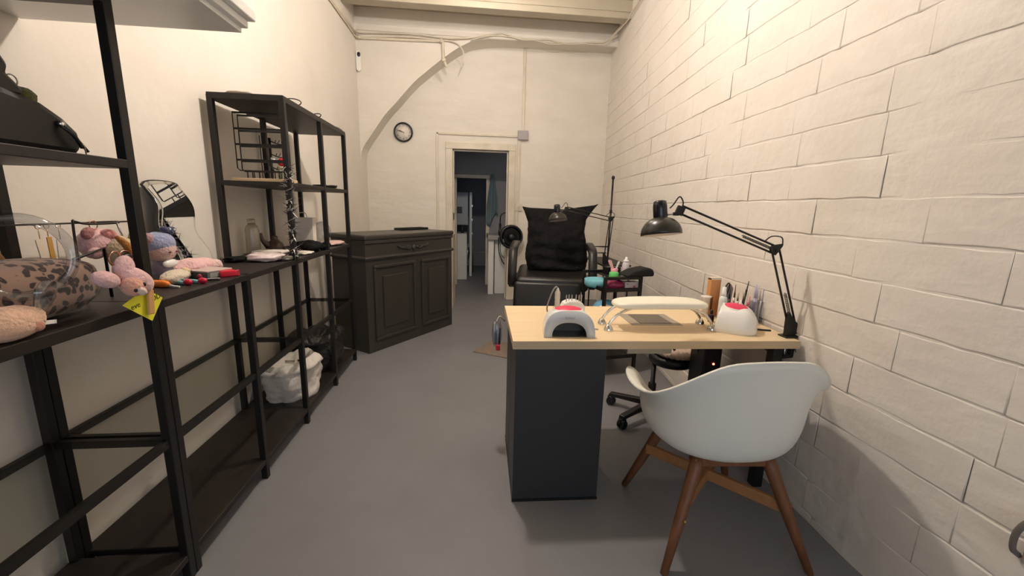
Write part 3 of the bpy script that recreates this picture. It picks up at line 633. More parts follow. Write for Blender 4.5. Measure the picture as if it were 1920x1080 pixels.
MB().lathe([(0.0175, 0.055), (0.0175, 0.072), (0.0, 0.074)], 16, Matrix.Translation((1.352, 1.8070, DKT))).build('lid', M_darkplast, jar)
wc = thing('tissue_cup', 'white plastic cup behind the end of the hand rest', 'cup', (1.225, 1.9450, DKT))
MB().lathe([(0.017, 0), (0.019, 0.10), (0.026, 0.104), (0.026, 0.11), (0.018, 0.108)], 18, Matrix.Translation((1.214, 1.9450, DKT))).build('cup_body', flat('milky_cup', (232, 226, 220), 0.35), wc)
pb = thing('polish_bottle', 'dark purple polish bottle at the end of the hand rest', 'bottle', (1.19, 1.8450, DKT))
MB().lathe([(0.013, 0), (0.014, 0.004), (0.014, 0.035), (0.007, 0.042)], 14, Matrix.Translation((1.19, 1.8450, DKT))).build('body', flat('dark_purple', (52, 30, 44), 0.2), pb)
MB().lathe([(0.008, 0.042), (0.007, 0.06), (0, 0.061)], 12, Matrix.Translation((1.19, 1.8450, DKT))).build('cap', M_darkplast, pb)
scs = thing('scissors', 'black handled scissors standing behind the spray bottle', 'scissors', (1.30, 1.9250, DKT))
MB().tube([(v.x, v.y, v.z) for v in [Vector((1.309 + 0.011 * math.cos(a) + 0.3 * 0.022 * math.sin(a), 1.9250, DKT + 0.15 + 0.032 * math.sin(a))) for a in [2 * pi * q / 16 for q in range(16)]]], 0.004, 6, closed=True).build('handle', flat('dark_brown_handle', (58, 34, 32), 0.4), scs)
MB().tube([(1.300, 1.9250, DKT + 0.118), (1.29, 1.9270, DKT + 0.002)], [0.005, 0.002], 6).build('blade', M_steel, scs)
fl = thing('nail_file', 'wide grey file leaning behind the dropper bottle', 'file', (1.332, 1.9450, DKT))
MB().prism([(1.316, DKT + 0.0), (1.346, DKT + 0.0), (1.356, DKT + 0.15), (1.343, DKT + 0.172), (1.330, DKT + 0.172), (1.318, DKT + 0.155)], 1.9430, 1.9460, 'y').build('blade', flat('file_grey', (150, 144, 142), 0.8), fl)
MB().prism([(1.296, DKT + 0.0), (1.314, DKT + 0.0), (1.318, DKT + 0.13), (1.302, DKT + 0.13)], 1.9400, 1.9430, 'y').build('pink_face', pnk, fl)
tag(MB().tube(smoothpts([(1.262, 1.72, DKT + 0.006), (1.33, 1.70, DKT + 0.004), (1.385, 1.68, DKT + 0.004)], 5), 0.004, 6).build('lamp_lead', M_darkplast), 'short black cord lying between the second nail lamp and the clamp lamp', 'cord')

# ---------------------------------------------------------------- swing-arm lamps
def swing_lamp(label, base, elbow, head, flip=1, springs=True):
    """base, elbow, head: points in the arm plane; the shade hangs below head"""
    t = thing('swing_arm_lamp', label, 'desk lamp', base, 0, 'black swing-arm lamps')
    bs, el, hd = Vector(base), Vector(elbow), Vector(head)
    def pair(a, b, name, off):
        d = (b - a).normalized(); nrm = Vector((-d.z, 0, d.x))
        for k in (-1, 1):
            MB().tube([a + nrm * off * k, b + nrm * off * k], 0.0045, 8).build(name, M_blackmetal, t)
        return d, nrm
    d1, n1 = pair(bs + Vector((0, 0, 0.055)), el, 'lower_arm', 0.017)
    d2, n2 = pair(el + (hd - el) * 0.02, hd, 'upper_arm', 0.016)
    k = flip
    j = MB().prism([(-0.022, -0.012), (0.0, -0.022), (0.026, 0.016), (0.03, 0.03), (-0.02, 0.022), (-0.03, 0.008)], -0.006, 0.006, 'y', Matrix.Translation(el)).build('elbow_joint', M_blackmetal, t, bev=0.003)
    MB().tube([el + Vector((0, -0.014, 0)), el + Vector((0, 0.014, 0))], 0.008, 10).build('knob', M_blackmetal, j)
    # clamp gusset at the base
    MB().prism([(-0.026, 0.0), (0.03, 0.0), (0.034, 0.03), (0.022, 0.062), (0.004, 0.075), (-0.020, 0.11), (-0.030, 0.10)], -0.008, 0.008, 'y', Matrix.Translation(bs)).build('gusset', M_blackmetal, t, bev=0.002)
    # springs
    if springs:
        for a, b, f0, f1 in ((bs + Vector((0, 0, 0.055)), el, 0.05, 0.42), (el, hd, 0.04, 0.36)):
            p0, p1 = a.lerp(b, f0), a.lerp(b, f1); L = (p1 - p0).length; d = (p1 - p0).normalized(); u = Vector((0, 1, 0)); w = d.cross(u); pts = []
            turns = 22
            for q in range(turns * 6 + 1):
                an = 2 * pi * q / 6; pts.append(p0 + d * (L * q / (turns * 6)) + (u * math.cos(an) + w * math.sin(an)) * 0.0055)
            MB().tube(pts, 0.0016, 4).build('spring', M_blackmetal, t)
    # head bracket, socket and shade
    dirx = -1 if hd.x < el.x else 1
    sx = hd.x + dirx * 0.075
    MB().cbox((hd.x + dirx * 0.004, hd.y, hd.z - 0.004), (0.034, 0.014, 0.036), (0, R(20), 0)).cbox((hd.x + dirx * 0.02, hd.y, hd.z - 0.018), (0.022, 0.02, 0.014)).build('head_bracket', M_blackmetal, t, bev=0.003)
    MB().tube([(hd.x + dirx * 0.02, hd.y, hd.z - 0.018), (sx - dirx * 0.02, hd.y, hd.z - 0.022)], 0.003, 8).build('head_pin', M_steel, t)
    A = Matrix.Translation((sx, hd.y, hd.z - 0.105)) @ Matrix.Rotation(R(4 * dirx), 4, 'Y') @ Matrix.Rotation(R(-9), 4, 'X')
    prof = [(0.083, 0.0)] + [(0.083 * math.cos(R(q)) ** 0.85, 0.074 * math.sin(R(q))) for q in range(8, 76, 8)] + [(0.026, 0.073)]
    MB().lathe(prof, 40, A).build('shade', flat('black_enamel', (38, 36, 30), 0.3), t)
    s2 = MB().lathe([(r - 0.0015, z - 0.0005) for r, z in prof], 40, A).build('shade_lining', flat('lamp_white_lining', (196, 184, 172), 0.5), t)
    MB().lathe([(0.026, 0.062), (0.0285, 0.066), (0.0285, 0.12), (0.026, 0.137), (0.018, 0.141), (0.0, 0.141)], 24, A).build('socket', flat('black_gloss', (16, 18, 24), 0.2), t)
    MB().lathe([(0.0, 0.02), (0.016, 0.026), (0.022, 0.042), (0.014, 0.064)], 16, A).build('bulb', flat('bulb_off', (220, 214, 206), 0.3), s2)
    MB().tube(smoothpts([(sx - dirx * 0.026, hd.y, hd.z + 0.005), (sx - dirx * 0.04, hd.y, hd.z + 0.02), (hd.x + dirx * 0.012, hd.y, hd.z + 0.052), (hd.x - dirx * 0.006, hd.y, hd.z + 0.03), (hd.x - dirx * 0.002, hd.y, hd.z + 0.005)], 6), 0.0028, 6).build('head_cord', M_darkplast, t)
    MB().tube(smoothpts([el.lerp(hd, 0.13) + Vector((0, 0, 0.016)), el.lerp(hd, 0.06) + Vector((0, 0, 0.05)), el + Vector((-dirx * 0.02, 0, 0.055)), el + Vector((-dirx * 0.028, 0, 0.02))], 6), 0.0028, 6).build('elbow_cord', M_darkplast, t)
    return t
dl = swing_lamp('black swing-arm lamp clamped to the right end of the desk', (1.412, 1.60, DKT + 0.004), (1.305, 1.625, 1.128), (0.862, 1.63, 1.29))
MB().prism([(1.375, DKT), (1.445, DKT), (1.445, DKT + 0.012), (1.375, DKT + 0.006)], 1.575, 1.625, 'y').build('clamp_plate', M_blackmetal, dl, bev=0.002)
MB().prism([(1.42, DKT), (1.448, DKT + 0.004), (1.447, DKT - 0.075), (1.432, DKT - 0.095), (1.385, DKT - 0.098), (1.385, DKT - 0.088), (1.42, DKT - 0.08)], 1.585, 1.612, 'y').build('clamp_bracket', M_blackmetal, dl, bev=0.003)
MB().tube([(1.398, 1.598, DKT - 0.1), (1.398, 1.598, DKT - 0.037)], 0.006, 8).build('clamp_screw', M_steel, dl)
MB().tube(smoothpts([(1.438, 1.60, DKT + 0.06), (1.446, 1.598, DKT + 0.03), (1.444, 1.594, DKT - 0.02), (1.43, 1.585, DKT - 0.04), (1.438, 1.57, DKT - 0.08), (1.436, 1.56, DKT - 0.14)], 6), 0.0032, 6).build('mains_cord', M_darkplast, dl)

# ---------------------------------------------------------------- white armchair
ac = thing('shell_armchair', 'white moulded shell armchair with splayed wooden legs in the foreground', 'chair', (0.965, 1.40, 0))
def lerp(a, b, t): return a + (b - a) * t
def keyed(phi, K):
    def raw(p):
        p = abs(p); p = 360 - p if p > 180 else p
        for (a, va), (b, vb) in zip(K, K[1:]):
            if a <= p <= b: return lerp(va, vb, (p - a) / (b - a))
        return K[-1][1]
    ws = 0; tot = 0
    for k in range(-6, 7):
        w = math.exp(-(k / 3.2) ** 2); tot += w * raw(phi + k * 3.6); ws += w
    return tot / ws
# phi = 0 at the back (towards the camera), 180 at the front
RIMZ = [(0, 0.832), (32, 0.826), (52, 0.752), (68, 0.682), (90, 0.675), (112, 0.692), (128, 0.645), (146, 0.475), (165, 0.435), (180, 0.43)]
RIMR = [(0, 0.265), (30, 0.285), (52, 0.305), (70, 0.30), (90, 0.292), (112, 0.295), (128, 0.298), (146, 0.285), (165, 0.262), (180, 0.25)]
FLARE = [(0, 0.010), (28, 0.014), (50, 0.036), (70, 0.055), (95, 0.062), (115, 0.055), (132, 0.018), (160, 0.0), (180, 0.0)]
def shell(u, v):
    phi = -180 + 360 * u; rz = keyed(phi, RIMZ); rr = keyed(phi, RIMR); fl = keyed(phi, FLARE)
    a = R(phi); dx, dy = math.sin(a), -math.cos(a)
    seat = 0.418 + 0.012 * (1 if abs(phi) > 140 else 0) * 0
    r0 = rr * 0.70                       # radius of the seat pan
    if v < 0.45:
        t = v / 0.45; r = r0 * t; z = seat - 0.012 * (1 - t * t) + 0.012 * t ** 4
    else:
        t = (v - 0.45) / 0.55
        # cubic from the pan edge up to the rim
        p0 = (r0, seat); p1 = (rr * 0.99 + 0.01, seat + 0.012); p2 = (rr * 0.93, lerp(seat, rz, 0.60)); p3 = (rr, rz)
        b0, b1, b2, b3 = (1 - t) ** 3, 3 * t * (1 - t) ** 2, 3 * t * t * (1 - t), t ** 3
        r = b0 * p0[0] + b1 * p1[0] + b2 * p2[0] + b3 * p3[0]; z = b0 * p0[1] + b1 * p1[1] + b2 * p2[1] + b3 * p3[1]
        e = max(0, (t - 0.62) / 0.38); r += fl * e ** 1.6; z -= fl * 0.75 * max(0, e - 0.35) ** 1.8 / 0.46
    return (dx * r * 1.0, dy * r, z)
shell_o = MB().grid(shell, 72, 26, cu=True).build('seat_shell', M_shell, ac, world=False, sol=0.009)
for (fx, fy) in ((-0.27, -0.23), (0.265, -0.27), (-0.235, 0.25), (0.27, 0.24)):
    tx, ty = fx * 0.47, fy * 0.55
    MB().tube([(tx, ty, 0.408), (tx * 1.12, ty * 1.12, 0.36), (lerp(tx, fx, 0.6), lerp(ty, fy, 0.6), 0.16), (fx, fy, 0.0)], [0.023, 0.024, 0.019, 0.0135], 12).build('leg', M_legwood, ac, world=False)
def beam(a, b, w, h, name, m):
    a, b = Vector(a), Vector(b); d = b - a; ang = math.atan2(d.y, d.x); pit = math.asin(d.z / d.length)
    M4 = Matrix.Translation(a) @ Matrix.Rotation(ang, 4, 'Z') @ Matrix.Rotation(-pit, 4, 'Y')
    return MB().box(0, -w / 2, -h / 2, d.length, w / 2, h / 2, M4).build(name, m, ac, world=False, bev=0.004)
beam((-0.175, 0.185, 0.235), (0.21, -0.205, 0.215), 0.022, 0.045, 'cross_brace', M_brace)
beam((-0.195, -0.175, 0.215), (0.195, 0.18, 0.235), 0.022, 0.045, 'cross_brace', M_brace)
beam((-0.15, -0.125, 0.385), (0.15, -0.145, 0.385), 0.05, 0.03, 'seat_rail', M_legwood)
beam((-0.13, 0.13, 0.385), (0.15, 0.13, 0.385), 0.05, 0.03, 'seat_rail', M_legwood)
MB().ell((-0.198, -0.205, 0.19), (0.006, 0.006, 0.006), seg=10, rings=6).build('bolt', flat('brass_bolt', (190, 160, 100), 0.3, metal=1.0), ac, world=False)

# ---------------------------------------------------------------- swivel stool under the desk
of = thing('swivel_stool', 'black swivel stool on a castored star base under the desk', 'stool', (1.13, 2.27, 0))
MB().lathe([(0.04, 0.075), (0.045, 0.09), (0.03, 0.125), (0.025, 0.13)], 16).build('hub', M_darkplast, of, world=False)
MB().lathe([(0.024, 0.12), (0.024, 0.23), (0.014, 0.235), (0.014, 0.36)], 14).build('gas_lift', M_blackmetal, of, world=False)
for q in range(5):
    a = R(137 + 72 * q); c, s_ = math.cos(a), math.sin(a)
    am = MB().prism([(0.02, 0.115), (0.27, 0.085), (0.275, 0.062), (0.02, 0.075)], -0.02, 0.02, 'y', Matrix.Rotation(a, 4, 'Z')).build('base_arm', M_darkplast, of, world=False, bev=0.006)
    for k in (-1, 1): MB().lathe([(0.0, -0.008), (0.026, -0.008), (0.028, 0), (0.026, 0.008), (0, 0.008)], 18, Matrix.Translation((0.26 * c - s_ * 0.013 * k, 0.26 * s_ + c * 0.013 * k, 0.028)) @ Matrix.Rotation(a, 4, 'Z') @ Matrix.Rotation(R(90), 4, 'X')).build('caster', M_darkplast, am, world=False)
    MB().lathe([(0.02, 0.03), (0.026, 0.045), (0.024, 0.062), (0, 0.066)], 12, Matrix.Translation((0.26 * c, 0.26 * s_, 0))).build('caster_hood', M_darkplast, am, world=False)
MB().lathe([(0.0, 0.36), (0.12, 0.36), (0.135, 0.375), (0.138, 0.40), (0.125, 0.42), (0.0, 0.425)], 32, Matrix.Translation((0.11, 0.0, 0))).build('seat', M_leather, of, world=False)
cu = thing('seat_cushion', 'beige fluffy scalloped cushion on the swivel stool', 'cushion', (1.25, 2.25, 0.425))
def cush(u, v):
    a = 2 * pi * u; t = pi * v - pi / 2; sc = 1 + 0.035 * abs(math.sin(a * 12))
    return (1.25 + 0.135 * sc * math.cos(a) * abs(math.cos(t)) ** 0.45, 2.25 + 0.135 * sc * math.sin(a) * abs(math.cos(t)) ** 0.45, 0.449 + (0.024 + 0.006 * abs(math.sin(a * 12))) * math.sin(t))
MB().grid(cush, 96, 10, cu=True).build('cover', plush('beige_plush', (216, 190, 170)), cu)

# ---------------------------------------------------------------- black pedicure recliner and the cover on it
rc = thing('recliner_chair', 'black padded salon recliner with raised armrests in front of the back wall', 'chair', (0.76, 3.75, 0), R(-10))
def rbox(x0, y0, z0, x1, y1, z1, name, m, bev, par=rc, loc=None, rot=None):
    b = MB().box(x0, y0, z0, x1, y1, z1)
    if rot or loc:
        M4 = Matrix.Translation(loc or (0, 0, 0)) @ Euler(rot or (0, 0, 0)).to_matrix().to_4x4(); b.v = [tuple(M4 @ Vector(p)) for p in b.v]
    o = b.build(name, m, par, world=False); md = o.modifiers.new('bevel', 'BEVEL'); md.width = bev; md.segments = 4
    for p in o.data.polygons: p.use_smooth = True
    return o
rbox(-0.33, -0.26, 0.0, 0.33, 0.36, 0.13, 'seat', M_leather, 0.05, loc=(0, 0, 0.565), rot=(R(4), 0, 0))
rbox(-0.33, -0.05, -0.57, 0.27, 0.06, 0.0, 'leg_rest', M_leather, 0.035, loc=(-0.01, -0.22, 0.635), rot=(R(-14), 0, 0))
rbox(-0.27, -0.1, 0.0, 0.27, 0.36, 0.08, 'floor_base', M_darkplast, 0.02)
rbox(-0.14, -0.02, 0.08, 0.14, 0.28, 0.57, 'column', M_darkplast, 0.02)
rbox(-0.25, 0.0, -0.06, 0.27, 0.12, 0.50, 'backrest', M_leather, 0.05, loc=(0.03, 0.32, 0.68), rot=(R(-14), 0, 0))
for s in (-1, 1):
    P = [(s * 0.36, -0.20, 0.60), (s * 0.36, -0.21, 0.70), (s * 0.36, -0.15, 0.86), (s * 0.36, -0.08, 0.91), (s * 0.36, 0.20, 0.935), (s * 0.36, 0.36, 0.93)]
    pts = smoothpts(P, 5); am = MB()
    n_ = len(pts); vs = []; fs = []
    for i, p in enumerate(pts):
        tng = (pts[min(i + 1, n_ - 1)] - pts[max(i - 1, 0)]).normalized(); nr = Vector((0, -tng.z, tng.y))
        for (ax, an) in ((-0.035, -0.022), (0.035, -0.022), (0.04, 0), (0.035, 0.022), (-0.035, 0.022), (-0.04, 0)): vs.append(p + Vector((ax, 0, 0)) + nr * an)
    for i in range(n_ - 1):
        for k in range(6): fs.append((i * 6 + k, i * 6 + (k + 1) % 6, (i + 1) * 6 + (k + 1) % 6, (i + 1) * 6 + k))
    fs += [tuple(range(6)), tuple(range((n_ - 1) * 6, n_ * 6))]
    am.add(vs, fs, True).build('armrest', M_leather, rc, world=False)
    MB().box(s * 0.36 - 0.03, -0.22, 0.575, s * 0.36 + 0.03, 0.34, 0.625).build('arm_bracket', M_darkplast, rc, world=False, bev=0.01)
cv = thing('fabric_cover', 'large black crumpled fabric bag with pointed corners propped on the recliner', 'bag', (0.84, 3.93, 0.70))
def bag(u, v):
    # u around, v up; flat sack with slumped folds and two pointed top corners
    a = 2 * pi * u; c, s_ = math.cos(a), math.sin(a)
    e = 0.35 + 0.35 * (1 - v) ** 1.0
    x = math.copysign(abs(c) ** e, c); y = math.copysign(abs(s_) ** 0.8, s_)
    hw = lerp(0.275, 0.30, min(1, v * 3)) + 0.018 * math.sin(v * 7 + 0.6) - 0.03 * max(0, v - 0.6); dep = 0.13 * max(0.0, 1 - v ** 2.2) + 0.006
    z = 0.575 * v
    if v > 0.8:
        k = (v - 0.8) / 0.2; z += k * k * (0.06 * max(0, x) ** 6 - 0.01 * (1 - abs(x)) + 0.02 * max(0, -x) ** 4); hw += k * k * (0.075 * max(0, x) ** 6 + 0.035 * abs(x) ** 3)
    q = Vector((x * 2.2, y, v * 5.5)); f = 0.022 * noise.noise(q * 1.3 + Vector((5, 2, 1))) + 0.014 * noise.noise(q * 3.1)
    fold = 0.016 * math.sin(v * 34 + x * 2.5) * (1 - v) ** 1.4
    return (0.835 + x * (hw + f * 0.4), 3.90 + 0.10 * v + y * (dep + (f + fold) * (1 if dep > 0.03 else 0.3)), 0.703 + z)
cb = MB().grid(bag, 64, 34, cu=True)
o_ = len(cb.v); cb.f.append(tuple(i * 34 for i in range(64))); cb.sm.append(True); cb.f.append(tuple(i * 34 + 33 for i in reversed(range(64)))); cb.sm.append(True)
cb.build('bag_body', M_blackfab, cv)

# ---------------------------------------------------------------- floor mat, fan
mt = MB().cbox((0, 0, 0), (0.75, 0.36, 0.008), (0, 0, 0)).build('floor_mat', mat('beige_mat', (138, 124, 110), 0.9, bump=(150, 0.6, 0.003), var=(20, (124, 108, 96), 0.3)), bev=0.003)
mt.rotation_euler = (0, 0, R(-30)); mt.location = (0.02 + 0.325 + 0.09, 3.48 - 0.1875 + 0.156, 0.004); tag(mt, 'beige mat lying on the floor under the recliner edge', 'mat')
fn = thing('clip_fan', 'round black fan clipped to the right door casing', 'fan', (0.527, 5.42, 0.902))
FM = Matrix.Translation((0.527, 5.42, 0.902)) @ Matrix.Rotation(R(90), 4, 'X') @ Matrix.Rotation(R(8), 4, 'Y') @ Matrix.Scale(1.08, 4)
MB().lathe([(0.135, -0.03), (0.146, -0.02), (0.148, 0.02), (0.14, 0.035), (0.118, 0.035), (0.115, 0.0), (0.135, -0.03)], 40, FM).build('guard_ring', M_darkplast, fn)
g = MB()
for rr in (0.05, 0.075, 0.1): g.lathe([(rr, 0.03), (rr + 0.003, 0.033), (rr, 0.036)], 32, FM)
for q in range(16):
    a = 2 * pi * q / 16; g.tube([FM @ Vector((0.03 * math.cos(a), 0.03 * math.sin(a), 0.034)), FM @ Vector((0.12 * math.cos(a), 0.12 * math.sin(a), 0.032))], 0.0018, 5)
g.build('grille', M_darkplast, fn)
MB().lathe([(0.0, 0.046), (0.028, 0.043), (0.034, 0.03), (0.034, -0.06), (0.02, -0.09), (0, -0.09)], 20, FM).build('motor_hub', flat('fan_hub', (44, 44, 46), 0.4), fn)
for q in range(5):
    A = FM @ Matrix.Rotation(2 * pi * q / 5, 4, 'Z') @ Matrix.Rotation(R(25), 4, 'X')
    MB().prism([(0.03, -0.015), (0.07, -0.035), (0.108, -0.03), (0.112, 0.01), (0.07, 0.025), (0.03, 0.012)], -0.001, 0.001, 'z', A).build('blade', flat('fan_blade', (30, 30, 32), 0.35), fn)
MB().tube([(0.527, 5.47, 0.90), (0.54, 5.53, 0.90), (0.55, 5.575, 0.90)], 0.014, 10).build('neck', M_darkplast, fn)
MB().cbox((0.555, 5.575, 0.90), (0.06, 0.03, 0.09)).build('clip', M_darkplast, fn, bev=0.004)

# ---------------------------------------------------------------- tool trolley and what is on it
TX, TY = 1.00, 2.90
tr = thing('salon_trolley', 'black metal two-tier salon trolley between recliner and block wall', 'trolley', (TX, TY, 0), R(10))
TW, TD = 0.30, 0.36
for (a, b) in ((0, 0), (TW, 0), (0, TD), (TW, TD)):
    MB().box(a - 0.012, b - 0.012, 0.05, a + 0.012, b + 0.012, 0.79).build('post', M_blackmetal, tr, world=False, bev=0.003)
    MB().lathe([(0.0, -0.01), (0.024, -0.01), (0.024, 0.01), (0, 0.01)], 14, Matrix.Translation((a, b, 0.025)) @ Matrix.Rotation(R(90), 4, 'X')).build('caster', M_darkplast, tr, world=False)
for z in (0.675, 0.42, 0.14):
    MB().box(-0.01, -0.01, z, TW + 0.01, TD + 0.01, z + 0.008).build('shelf', M_blackmetal, tr, world=False)
    MB().box(-0.01, -0.012, z, TW + 0.01, -0.008, z + 0.03).box(-0.012, -0.01, z, -0.008, TD + 0.01, z + 0.03).box(TW + 0.008, -0.01, z, TW + 0.012, TD + 0.01, z + 0.03).box(-0.01, TD + 0.008, z, TW + 0.01, TD + 0.012, z + 0.03).build('shelf_lip', M_blackmetal, tr, world=False)
for yy in (0.0, TD): MB().box(0.0, yy - 0.012, 0.768, TW, yy + 0.012, 0.79).build('top_rail', M_blackmetal, tr, world=False)
MB().box(0.10, 0.02, 0.762, TW - 0.01, TD - 0.01, 0.768).build('top_tray', M_blackmetal, tr, world=False)
def tp(x, y, z): v = Matrix.Rotation(R(10), 3, 'Z') @ Vector((x, y, 0)); return Vector((TX + v.x, TY + v.y, z))
def tin(name, label, cat, x, y, z, rz=0): return thing(name, label, cat, tp(x, y, z), R(10) + rz)
o = tin('foot_bath_bowl', 'round turquoise bowl on the top tier of the trolley', 'bowl', 0.035, 0.20, 0.683)
MB().lathe([(0.085, 0.0), (0.098, 0.015), (0.10, 0.058), (0.096, 0.06), (0.09, 0.02), (0.0, 0.015)], 32).build('bowl', flat('turquoise', (126, 196, 208), 0.4), o, world=False)
o = tin('green_tub', 'small bright green tub beside the turquoise bowl', 'tub', 0.115, 0.085, 0.768)
MB().lathe([(0.034, 0.0), (0.036, 0.01), (0.036, 0.042), (0.033, 0.044), (0.032, 0.03), (0, 0.028)], 22).build('tub_body', flat('bright_green', (104, 206, 112), 0.35), o, world=False)
o = tin('storage_caddy', 'small black caddy at the back of the trolley top', 'caddy', 0.20, 0.27, 0.768)
MB().box(-0.06, -0.04, 0, 0.06, 0.04, 0.06).build('caddy_body', M_darkplast, o, world=False, bev=0.004)
o = tin('pink_cup', 'small pink cup holding sticks on the trolley', 'cup', 0.165, 0.17, 0.768)
MB().lathe([(0.026, 0.0), (0.029, 0.06), (0.026, 0.06), (0.024, 0.02), (0, 0.018)], 18).build('cup_body', flat('cup_pink', (226, 150, 168), 0.35), o, world=False)
o = tin('pink_file', 'pale pink file sticking out of the pink cup', 'file', 0.165, 0.17, 0.772)
MB().prism([(-0.01, 0.019), (0.008, 0.019), (-0.03, 0.12), (-0.055, 0.128), (-0.06, 0.115)], -0.002, 0.002, 'y').build('blade', flat('file_pink', (236, 186, 190), 0.6), o, world=False)
o = tin('white_spatula', 'white spatula sticking out of the pink cup', 'spatula', 0.175, 0.165, 0.772)
MB().prism([(-0.014, 0.019), (-0.006, 0.019), (0.03, 0.105), (0.026, 0.115), (0.014, 0.11)], -0.002, 0.002, 'y').build('blade', M_white, o, world=False)
o = tin('lotion_bottle', 'tall white lotion bottle on the trolley', 'bottle', 0.24, 0.13, 0.768)
MB().lathe([(0.027, 0), (0.029, 0.004), (0.029, 0.085), (0.022, 0.115), (0.013, 0.122)], 22).build('body', mat('bottle_white_print', (222, 216, 220), 0.35, var=(60, (190, 182, 192), 0.5)), o, world=False)
MB().lathe([(0.022, 0.115), (0.021, 0.13), (0.01, 0.135), (0.008, 0.155), (0, 0.157)], 18).build('pump_cap', M_white, o, world=False)
o = tin('purple_bag', 'wine-purple plastic pouch on the trolley shelf', 'pouch', 0.095, 0.045, 0.683)
MB().ell((0, 0, 0.035), (0.08, 0.045, 0.036), jit=0.35, seed=4, p=0.8).build('pouch', mat('wine_plastic', (150, 40, 86), 0.25, bump=(30, 0.6, 0.01)), o, world=False)
o = tin('glove_box', 'white cardboard box with a small red print on the trolley shelf', 'box', 0.235, 0.04, 0.683)
MB().box(-0.06, -0.03, 0, 0.055, 0.03, 0.062).build('carton', flat('carton_white', (206, 200, 204), 0.6), o, world=False, bev=0.002)
MB().box(0.01, -0.031, 0.018, 0.03, -0.030, 0.034).build('red_print', flat('print_red', (190, 90, 100)), o, world=False)
MB().box(-0.05, -0.031, 0.046, -0.03, -0.030, 0.051).build('dark_print', flat('print_dark', (90, 80, 90)), o, world=False)
o = tin('black_headrest', 'black rounded foam headrest lying over the trolley top rail', 'cushion', 0.29, 0.02, 0.79)
MB().prism([(-0.125, 0.0), (-0.11, 0.022), (-0.06, 0.045), (0.02, 0.062), (0.06, 0.066), (0.095, 0.055), (0.108, 0.028), (0.105, 0.0)], -0.05, 0.09, 'y', smooth=True).build('foam', mat('black_foam', (14, 13, 14), 0.8), o, world=False, bev=0.012)
o = tin('blue_lamp', 'blue and white dome machine on the lower trolley tier', 'machine', 0.07, 0.10, 0.428)
MB().ell((0, 0, 0.07), (0.10, 0.085, 0.095), seg=24, rings=14, p=0.85).build('dome', flat('sky_blue', (118, 176, 214), 0.3), o, world=False)
MB().lathe([(0.052, -0.006), (0.07, 0.0), (0.07, 0.016), (0.052, 0.016)], 28, Matrix.Translation((-0.035, -0.065, 0.075)) @ Matrix.Rotation(R(90), 4, 'X') @ Matrix.Rotation(R(-20), 4, 'Y')).build('ring', M_white, o, world=False)
MB().lathe([(0.0, 0.002), (0.053, 0.002), (0.053, -0.004), (0, -0.004)], 24, Matrix.Translation((-0.035, -0.068, 0.075)) @ Matrix.Rotation(R(90), 4, 'X') @ Matrix.Rotation(R(-20), 4, 'Y')).build('window', flat('smoke_window', (74, 70, 76), 0.2), o, world=False)
for q, (x, c) in enumerate(((0.19, (214, 206, 196)), (0.225, (196, 188, 180)), (0.26, (222, 214, 204)))):
    o = tin('supply_bottle', ('cream', 'grey', 'ivory')[q] + ' bottle in the row on the lower trolley tier', 'bottle', x, 0.06, 0.428)
    MB().lathe([(0.014, 0), (0.015, 0.09), (0.008, 0.1), (0.008, 0.125), (0, 0.126)], 14).build('body', flat('supply_%d' % q, c, 0.4), o, world=False)

# ---------------------------------------------------------------- black rack and second lamp behind the trolley
rk = thing('pole_rack', 'tall thin black metal pole rack in the right back corner', 'rack', (1.40, 4.1, 0))
MB().tube([(1.453, 4.20, 0.0), (1.453, 4.20, 1.60)], 0.0095, 8).build('pole', M_blackmetal, rk)
MB().ell((1.453, 4.20, 1.61), (0.017, 0.017, 0.022)).build('pole_cap', M_blackmetal, rk)
MB().ell((1.453, 4.20, 1.27), (0.015, 0.015, 0.027)).build('knuckle', M_blackmetal, rk)
MB().tube([(1.453, 4.20, 0.90), (1.20, 4.20, 0.90), (1.20, 4.20, 0.0)], 0.0085, 8).build('frame_rail', M_blackmetal, rk)
MB().tube([(1.425, 4.18, 0.835), (1.265, 4.18, 0.835), (1.265, 4.18, 0.0)], 0.0075, 8).build('frame_rail', M_blackmetal, rk)
MB().box(1.195, 3.56, 0.775, 1.46, 4.22, 0.79).build('rack_shelf', M_blackmetal, rk, bev=0.002)
MB().tube([(1.207, 3.575, 0.78), (1.207, 3.575, 0.0)], 0.008, 8).build('leg', M_blackmetal, rk)
MB().tube([(1.445, 3.575, 0.78), (1.445, 3.575, 0.0)], 0.008, 8).build('leg', M_blackmetal, rk)
l2 = swing_lamp('second black swing-arm lamp reaching in front of the black fabric bag', (1.235, 3.62, 0.79), (1.255, 3.60, 1.20), (0.83, 3.55, 1.285), springs=False)

# ---------------------------------------------------------------- clear pouch hanging on the pedestal
hp = thing('clear_pouch', 'clear plastic pouch of tools hanging on the left side of the desk', 'pouch', (0.135, 2.02, 0.6))
MB().ell((0.135, 2.03, 0.635), (0.026, 0.03, 0.075), seg=16, rings=12, p=0.8).build('pouch', M_clear, hp)
MB().tube(smoothpts([(0.13, 2.02, 0.70), (0.15, 2.03, 0.727), (0.175, 2.035, 0.70)], 5), 0.004, 6).build('hook', M_chrome, hp)
for q, c in enumerate(((200, 204, 214), (150, 156, 178), (226, 226, 232), (90, 96, 112))):
    MB().tube([(0.122 + 0.009 * q, 2.025 + 0.006 * (q % 2), 0.575), (0.124 + 0.009 * q, 2.025, 0.70 - 0.012 * q)], 0.005, 6).build('tool', flat('pouch_tool_%d' % q, c, 0.25, metal=0.4), hp)
MB().cbox((0.14, 2.0, 0.568), (0.022, 0.02, 0.03)).build('red_cap', flat('cap_red', (220, 40, 60), 0.4), hp, bev=0.004)

